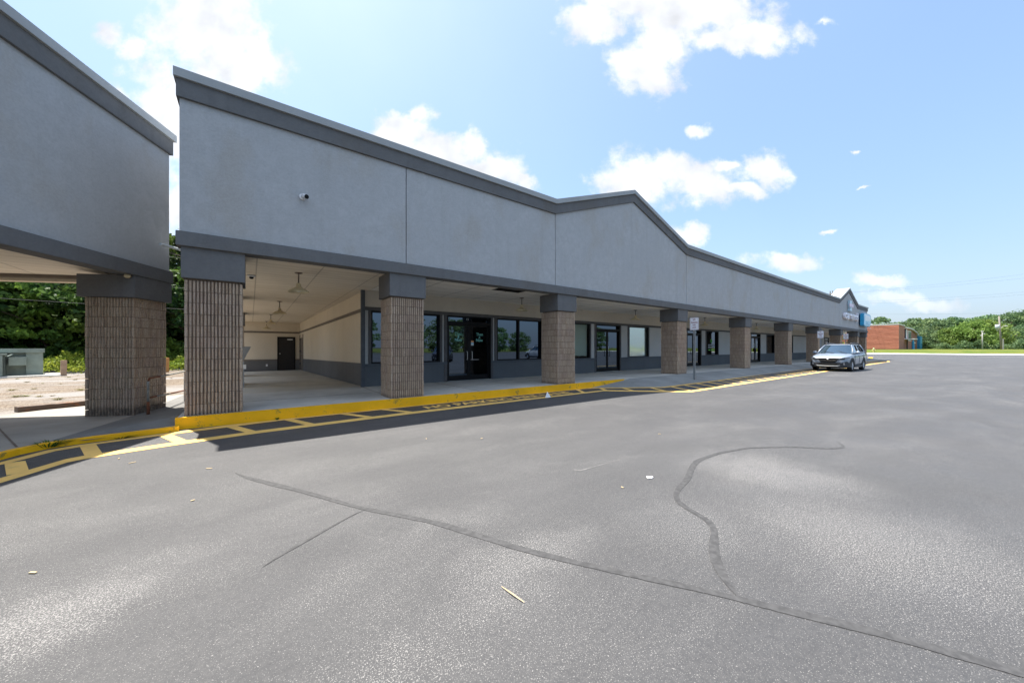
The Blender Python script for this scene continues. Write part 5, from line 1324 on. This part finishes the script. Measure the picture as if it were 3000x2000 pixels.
# litter
def litter(name, pts, z, mat, label, cat, th=0.006):
    o = MB().prism_z(pts, 0, th).build(name, mat); o.location = z; return tag(o, label, cat)
litter('paper_scrap', [(-0.045, -0.01), (-0.01, -0.03), (0.03, -0.025), (0.05, 0.005), (0.02, 0.02), (0.0, 0.035), (-0.03, 0.02)], (3.5, 2.19, 0.004), 'litter_white', 'small white paper scrap lying on the asphalt in mid view', 'litter')
o = MB().tube([(1.195, 1.71, 0.008), (1.205, 1.62, 0.012), (1.222, 1.53, 0.008)], [0.002, 0.0045, 0.002], 5).build('wood_splinter', 'chip_wood', loc=(1.2, 1.62, 0)); tag(o, 'long pale wood splinter on the asphalt in the foreground', 'stick')
o = MB().add([(6.72, 7.46, 0.005), (6.92, 7.44, 0.005), (6.84, 7.56, 0.005), (6.83, 7.50, 0.17), (6.79, 7.48, 0.12)], [(0, 1, 3), (1, 2, 3), (2, 0, 4), (0, 3, 4), (2, 3, 4)]).build('crumpled_paper', 'litter_white', loc=(6.82, 7.5, 0)); tag(o, 'crumpled white paper standing on the yellow line by the lettering', 'litter')
for i, (x, y, l_, lab) in enumerate(((-0.39, 5.44, .09, 'wood chip on the asphalt right of the building shadow'), (-1.17, 6.28, .09, 'wood chip on the asphalt near the left shadow'), (-1.35, 6.61, .05, 'small wood chip at the edge of the left shadow'), (-1.1, 3.58, .06, 'small chip on the asphalt at the left'), (-0.43, 4.39, .04, 'tiny pale chip in the middle left of the asphalt'), (3.03, 2.2, .04, 'tiny chip beside the white paper scrap'), (5.4, 3.2, .06, 'pale chip on the asphalt beyond the paper scrap'), (2.9, 4.7, .06, 'chip on the asphalt before the kerb shadow'), (2.2, 5.2, .05, 'leaf bit on the asphalt before the shadow'))):
    o = MB().box(-l_ / 2, l_ / 2, -0.008, 0.008, 0.0, 0.008).build('wood_chip', 'chip_wood'); l_ *= .8; o.scale = (.7, .7, .7); o.location = (x, y, 0.004); o.rotation_euler = (0, 0, -0.5 + i); tag(o, lab, 'litter', 'wood chips on the asphalt')

# ------------------------------------------------------------------ car (estate car, front at x=0, near side towards -y)
def loft(secs, name, mat, parent, sub=2, close=True):
    """secs: list of (x, [(y,z)...]) half sections from bottom centre to top centre; mirrored in y"""
    rings = []
    for x, pr in secs:
        xs_ = x if isinstance(x, (list, tuple)) else [x] * len(pr)
        ring = [(xs_[i], -y, z) for i, (y, z) in enumerate(pr)] + [(xs_[i], y, z) for i, (y, z) in reversed(list(enumerate(pr))) if y > 1e-6]
        rings.append(ring)
    n = len(rings[0]); vs = [v for r_ in rings for v in r_]; fs = []
    for i in range(len(rings) - 1):
        for k in range(n): a = i*n+k; b = i*n+(k+1) % n; fs.append((a, b, b+n, a+n))
    fs.append(tuple(range(n))); fs.append(tuple((len(rings)-1)*n + k for k in range(n)))
    o = MB().add(vs, fs).build(name, mat, parent, True)
    if sub:
        md = o.modifiers.new('s', 'SUBSURF'); md.levels = sub; md.render_levels = sub
    return o
def bake(o, cutters=()):
    for c in cutters:
        md = o.modifiers.new('b', 'BOOLEAN'); md.operation = 'DIFFERENCE'; md.solver = 'EXACT'; md.object = c
    bpy.context.view_layer.update()
    dg = bpy.context.evaluated_depsgraph_get()
    me = bpy.data.meshes.new_from_object(o.evaluated_get(dg)); o.modifiers.clear(); o.data = me
    for c in cutters: bpy.data.objects.remove(c)
def make_car(paint_, label):
    t_ = thing('estate_car', label, 'car')
    def sec(hw, zb, zs_, zt, bulge=0.0): 
        return [(0, zb), (hw * .8, zb), (hw * .965, zb + .07), (hw, zb + (zs_ - zb) * .45), (hw * .995, zs_ - .13), (hw * .965, zs_ - .02), (hw * .86, zs_ + (zt - zs_) * .35), (hw * .5, zs_ + (zt - zs_) * .85), (0, zt)]
    S = [(0.02, sec(.58, .36, .70, .76)), (0.06, sec(.72, .28, .80, .86)), (0.22, sec(.84, .25, .88, .94)), (0.55, sec(.905, .24, .945, 1.0)), (1.1, sec(.925, .27, 1.0, 1.09)), (1.5, sec(.93, .29, 1.03, 1.13)),
         (2.4, sec(.93, .29, 1.05, 1.13)), (3.6, sec(.93, .28, 1.08, 1.15)), (4.35, sec(.915, .25, 1.10, 1.15)), (4.7, sec(.87, .32, 1.08, 1.12)), (4.84, sec(.78, .42, .98, 1.02)), (4.86, sec(.70, .5, .92, .95))]
    body = loft(S, 'body', paint_, t_, 2)
    cut = []
    for ax_ in (0.95, 3.70):
        for sy in (-1, 1):
            c = MB().tube([(ax_, sy * 0.66, 0.35), (ax_, sy * 1.1, 0.35)], 0.405, 28).build('cut', paint_, t_); cut.append(c)
    bake(body, cut)
    for p in body.data.polygons: p.use_smooth = True
    md = body.modifiers.new('e', 'EDGE_SPLIT'); md.split_angle = R(38)
    # greenhouse glass
    g = MB()
    bot = [(1.02, .0), (1.12, .60), (1.42, .83), (2.4, .865), (3.6, .86), (4.55, .78), (4.68, .5), (4.70, 0)]
    top = [(1.98, .0), (2.0, .40), (2.12, .60), (2.6, .645), (3.5, .64), (4.22, .60), (4.28, .4), (4.30, 0)]
    zb_ = [1.07, 1.07, 1.05, 1.06, 1.10, 1.12, 1.12, 1.12]; zt_ = [1.595, 1.59, 1.58, 1.60, 1.59, 1.55, 1.55, 1.55]
    vb = [(x, -y, z) for (x, y), z in zip(bot, zb_)] + [(x, y, z) for (x, y), z in list(zip(bot, zb_))[-2:0:-1]]
    vt = [(x, -y, z) for (x, y), z in zip(top, zt_)] + [(x, y, z) for (x, y), z in list(zip(top, zt_))[-2:0:-1]]
    n = len(vb); g.add(vb + vt, [(i, (i+1) % n, n + (i+1) % n, n + i) for i in range(n)] + [tuple(range(n, 2*n))])
    g.build('glasshouse', 'car_glass', t_, True).modifiers.new('e', 'EDGE_SPLIT').split_angle = R(30)
    # roof skin
    r = MB(); rp = [(1.95, 0), (1.98, .42), (2.1, .63), (2.6, .675), (3.5, .67), (4.25, .63), (4.36, .4), (4.4, 0)]
    zr = [1.60, 1.60, 1.585, 1.605, 1.595, 1.565, 1.565, 1.57]
    v0 = [(x, -y, z) for (x, y), z in zip(rp, zr)] + [(x, y, z) for (x, y), z in list(zip(rp, zr))[-2:0:-1]]
    v1 = [(2.1 + (x - 2.1) * .93 + .08, y * .86, z + 0.045) for x, y, z in v0]
    n = len(v0); r.add(v0 + v1, [(i, (i+1) % n, n + (i+1) % n, n + i) for i in range(n)] + [tuple(range(n, 2*n)), tuple(range(n-1, -1, -1))])
    r.build('roof', paint_, t_, bevel=0.008)
    for sy in (-1, 1):
        q = MB(); q.tube([(1.40, sy*.84, 1.06), (1.75, sy*.755, 1.34), (2.12, sy*.635, 1.59)], [.045, .036, .035], 8); q.build('front_pillar', paint_, t_, True)
        q = MB(); q.tube([(1.46, sy*.845, 1.075), (2.4, sy*.875, 1.085), (3.6, sy*.87, 1.12), (4.5, sy*.80, 1.15)], .03, 8); q.tube([(2.12, sy*.635, 1.585), (2.6, sy*.665, 1.605), (3.5, sy*.66, 1.595), (4.22, sy*.62, 1.56)], .03, 8); q.build('window_line', paint_, t_, True)
        q = MB()
        for xb, xt in ((2.52, 2.78), (3.42, 3.50)): q.tube([(xb, sy*.876, 1.08), ((xb+xt)/2, sy*.78, 1.34), (xt, sy*.66, 1.59)], .032, 6)
        q.build('door_pillar', 'car_dark_plastic', t_)
        q = MB(); q.add([(4.0, sy*.862, 1.10), (4.62, sy*.80, 1.13), (4.5, sy*.70, 1.4), (4.26, sy*.62, 1.58), (4.1, sy*.645, 1.58), (4.2, sy*.76, 1.36)], [(0, 1, 2, 5), (5, 2, 3, 4)]); 
        q.tube([(4.58, sy*.80, 1.12), (4.45, sy*.70, 1.36), (4.28, sy*.61, 1.57)], .05, 8); q.build('rear_pillar', paint_, t_, True)
        # roof rail
        q = MB(); q.tube([(2.2, sy*.585, 1.635), (2.32, sy*.585, 1.70), (2.6, sy*.60, 1.715), (3.9, sy*.59, 1.70), (4.1, sy*.58, 1.67), (4.18, sy*.575, 1.60)], [.035, .04, .032, .032, .04, .04], 8); q.build('roof_rail', 'car_dark_plastic', t_, True)
        # mirror
        m_ = MB(); m_.lathe([(0, -.11), (.06, -.10), (.09, -.03), (.09, .04), (.05, .09), (0, .10)], n=12); mo = m_.build('door_mirror', paint_, t_, True); mo.location = (1.62, sy*1.03, 1.13); mo.scale = (0.75, 1.25, .85)
        a_ = MB(); a_.tube([(0.04, -sy*.16, -.06), (0, 0, -.03)], .03, 6); a_.build('mirror_arm', 'car_dark_plastic', mo)
        # wheels
        for wx in (0.95, 3.70):
            w_ = MB(); yo = sy * 0.925; yi = sy * 0.70
            prof_ = [(.235, 0), (.30, -.005), (.345, .02), (.352, .06), (.352, .17), (.34, .21), (.25, .225), (.235, .2)]
            vs = []; fs = []; nn = 30
            for rr_, d in prof_:
                for k in range(nn): a = 2*math.pi*k/nn; vs.append((wx + rr_*math.cos(a), yo - sy*d, .352 + rr_*math.sin(a)))
            for i in range(len(prof_)-1):
                for k in range(nn): a = i*nn+k; b = i*nn+(k+1) % nn; fs.append((a, b, b+nn, a+nn))
            w_.add(vs, fs); wh = w_.build('wheel', 'rubber', t_, True)
            q = MB(); ys = yo - sy*.02
            q.tube([(wx, yo - sy*.20, .352), (wx, yo - sy*.14, .352)], .235, 24)
            q.build('brake_backing', 'car_dark_plastic', wh)
            q = MB()
            for k in range(nn):
                a = 2*math.pi*k/nn; b = 2*math.pi*(k+1)/nn
                q.add([(wx+.24*math.cos(a), ys, .352+.24*math.sin(a)), (wx+.24*math.cos(b), ys, .352+.24*math.sin(b)), (wx+.212*math.cos(b), ys - sy*.02, .352+.212*math.sin(b)), (wx+.212*math.cos(a), ys - sy*.02, .352+.212*math.sin(a)), (wx+.212*math.cos(b), ys - sy*.14, .352+.212*math.sin(b)), (wx+.212*math.cos(a), ys - sy*.14, .352+.212*math.sin(a))], [(0,1,2,3), (3,2,4,5)])
            for s_ in range(5):
                for dv in (-.13, .13):
                    a = s_ * 2*math.pi/5 + .3; ca, sa = math.cos(a+dv), math.sin(a+dv); cb, sb = math.cos(a+dv*.5), math.sin(a+dv*.5)
                    q.tube([(wx + .04*cb, ys - sy*.03, .352 + .04*sb), (wx + .215*ca, ys - sy*.012, .352 + .215*sa)], [.024, .017], 6)
            q.tube([(wx, ys - sy*.05, .352), (wx, ys - sy*.01, .352)], .05, 14)
            q.build('rim', 'car_rim', wh)
            # arch cladding
            q = MB(); P1 = []; P2 = []
            for k in range(15):
                a = R(-12 + 204*k/14); P1.append((wx + .41*math.cos(a), sy*.937, .352 + .41*math.sin(a))); P2.append((wx + .475*math.cos(a), sy*.925, .352 + .475*math.sin(a)))
            P3 = [(x, sy*.80, z) for x, y, z in P1]
            q.add(P1 + P2 + P3, [(i, i+1, 15+i+1, 15+i) for i in range(14)] + [(i, 30+i, 30+i+1, i+1) for i in range(14)]); q.build('arch_cladding', 'car_dark_plastic', t_, True)
        q = MB(); q.box(1.40, 3.26, sy*.90 if sy > 0 else -.945, .945 if sy > 0 else -.90, .22, .37); q.build('sill_cladding', 'car_dark_plastic', t_, bevel=.015)
        q = MB()
        for x in (1.48, 2.58, 3.55): q.box(x, x+.008, min(sy*.925, sy*.938), max(sy*.925, sy*.938), .4, 1.0)
        q.build('door_gap', 'car_dark_plastic', t_)
        for x in (2.28, 3.2):
            q = MB(); q.tube([(x, sy*.945, .93), (x+.2, sy*.945, .94)], .018, 6); q.build('door_handle', paint_, t_, True)
        # headlight
        q = MB(); q.add([(-.0 + .06, sy*.40, .70), (.10, sy*.62, .695), (.27, sy*.80, .72), (.46, sy*.865, .80), (.42, sy*.84, .865), (.25, sy*.78, .855), (.10, sy*.60, .815), (.045, sy*.42, .76)],
                        [(0, 1, 6, 7), (1, 2, 5, 6), (2, 3, 4, 5)])
        for i in range(len(q.v)): x, y, z = q.v[i]; q.v[i] = (x - .075, y * 1.045, z)
        hl = q.build('headlight', 'car_dark_plastic', t_, True)
        q = MB(); q.add([(.165, sy*.70, .715), (.30, sy*.825, .735), (.36, sy*.862, .84), (.17, sy*.735, .835)], [(0, 1, 2, 3)])
        for i in range(len(q.v)): x, y, z = q.v[i]; q.v[i] = (x - .09, y * 1.05, z)
        q.build('lens', 'car_lens', hl)
        q = MB(); q.add([(.02, sy*.60, .36), (.10, sy*.76, .36), (.22, sy*.86, .40), (.22, sy*.865, .58), (.10, sy*.80, .60), (.02, sy*.64, .54)], [(0, 1, 2, 3, 4, 5)])
        for i in range(len(q.v)): x, y, z = q.v[i]; q.v[i] = (x - .045, y*1.02, z)
        fg = q.build('bumper_pocket', 'car_dark_plastic', t_)
        q = MB(); q.box(.0, .03, min(sy*.69, sy*.75), max(sy*.69, sy*.75), .40, .53); q.build('fog_lamp', 'car_lens', fg)
    # front face
    q = MB(); q.prism_z([(-.055, -.44), (-.055, .44), (.04, .50), (.04, -.50)], .55, .80)
    q.v = [(x, y * (1 if z > .7 else .72), z) for x, y, z in q.v]; gr = q.build('grille', 'black_frame', t_, bevel=.01)
    q = MB()
    for z, w in ((.79, .47), (.70, .42), (.645, .37)): q.box(-.075, -.05, -w, w, z - .011, z + .011)
    q.build('grille_bar', 'car_chrome', gr)
    q = MB(); q.tube([(-.085, 0, .725), (-.045, 0, .725)], .055, 16); bd = q.build('badge', 'car_chrome', gr, True)
    q = MB(); q.prism_z([(-.02, -.60), (-.055, 0), (-.02, .60), (.10, .82), (.30, .925), (.50, .945), (.50, -.945), (.30, -.925), (.10, -.82)], .27, .53); q.build('lower_bumper', 'car_dark_plastic', t_, bevel=.02)
    q = MB(); q.prism_z([(-.062, -.42), (-.075, 0), (-.062, .42), (.0, .42), (.0, -.42)], .40, .49); q.build('air_intake', 'dark_opening', t_)
    q = MB(); q.tube([(-.03, -.55, .37), (-.075, -.45, .335), (-.09, 0, .325), (-.075, .45, .335), (-.03, .55, .37)], .016, 8); q.build('skid_bar', 'galvanised', t_, True)
    q = MB(); q.box(.5, 4.5, -.7, .7, .2, .3); q.build('underbody', 'car_dark_plastic', t_)
    q = MB(); q.tube([(1.06, -.62, 1.10), (1.35, -.1, 1.235)], .012, 5); q.tube([(1.03, -.05, 1.10), (1.3, .5, 1.21)], .012, 5); q.build('wiper', 'car_dark_plastic', t_)
    q = MB(); q.box(4.62, 4.87, -.80, -.55, .86, 1.0); q.box(4.62, 4.87, .55, .80, .86, 1.0); q.build('tail_light', 'sign_red', t_, bevel=.02)
    return t_
car = make_car('car_silver', 'silver blue estate car with roof rails parked across the yellow stripes')
car.location = (28.2, 5.72, 0.0); car.rotation_euler = (0, 0, R(-1.5))
c2 = make_car('car_white', 'white car parked out in the lot, mirrored in the double window'); c2.location = (29.5, -12.5, 0); c2.rotation_euler = (0, 0, R(95))
c2 = make_car('car_navy', 'navy car parked out in the lot, mirrored in the shop door'); c2.location = (15.0, -8.5, 0); c2.rotation_euler = (0, 0, R(-60))

# ------------------------------------------------------------------ pieces that stand apart become parts of their own
def split_pass():
    skip = {'crown', 'foliage', 'lettering', 'letter', 'letter_return', 'column', 'door_lettering', 'door_number', 'window_lettering', 'cooling_fins', 'lap_siding', 'bloom', 'rim', 'shade', 'emblem', 'trunk', 'brake_backing', 'arch_cladding', 'poster_picture'}
    byme = {}
    for o in list(SC.objects):
        if o.type != 'MESH' or o.get('kind') or o.parent is None: continue
        if o.name.split('.')[0] in skip: continue
        byme.setdefault(o.data.name, []).append(o)
    for mn, obs in byme.items():
        me = bpy.data.meshes[mn]
        if len(me.vertices) > 3000: continue
        bm = bmesh.new(); bm.from_mesh(me); bm.verts.ensure_lookup_table()
        seen = set(); comps = []
        for v in bm.verts:
            if v.index in seen: continue
            st = [v]; seen.add(v.index); comp = []
            while st:
                w = st.pop(); comp.append(w.index)
                for e in w.link_edges:
                    x = e.other_vert(w)
                    if x.index not in seen: seen.add(x.index); st.append(x)
            comps.append(set(comp))
        bm.free()
        if not (2 <= len(comps) <= 12): continue
        new = []
        for c in comps:
            b2 = bmesh.new(); b2.from_mesh(me); b2.verts.ensure_lookup_table()
            bmesh.ops.delete(b2, geom=[v for v in b2.verts if v.index not in c], context='VERTS')
            m2 = bpy.data.meshes.new(mn); 
            for mt in me.materials: m2.materials.append(mt)
            b2.to_mesh(m2); b2.free(); new.append(m2)
        for o in obs:
            kids = list(o.children)
            o.data = new[0]
            for m2 in new[1:]:
                c = o.copy(); c.data = m2; COL.objects.link(c); c.parent = o.parent
split_pass()
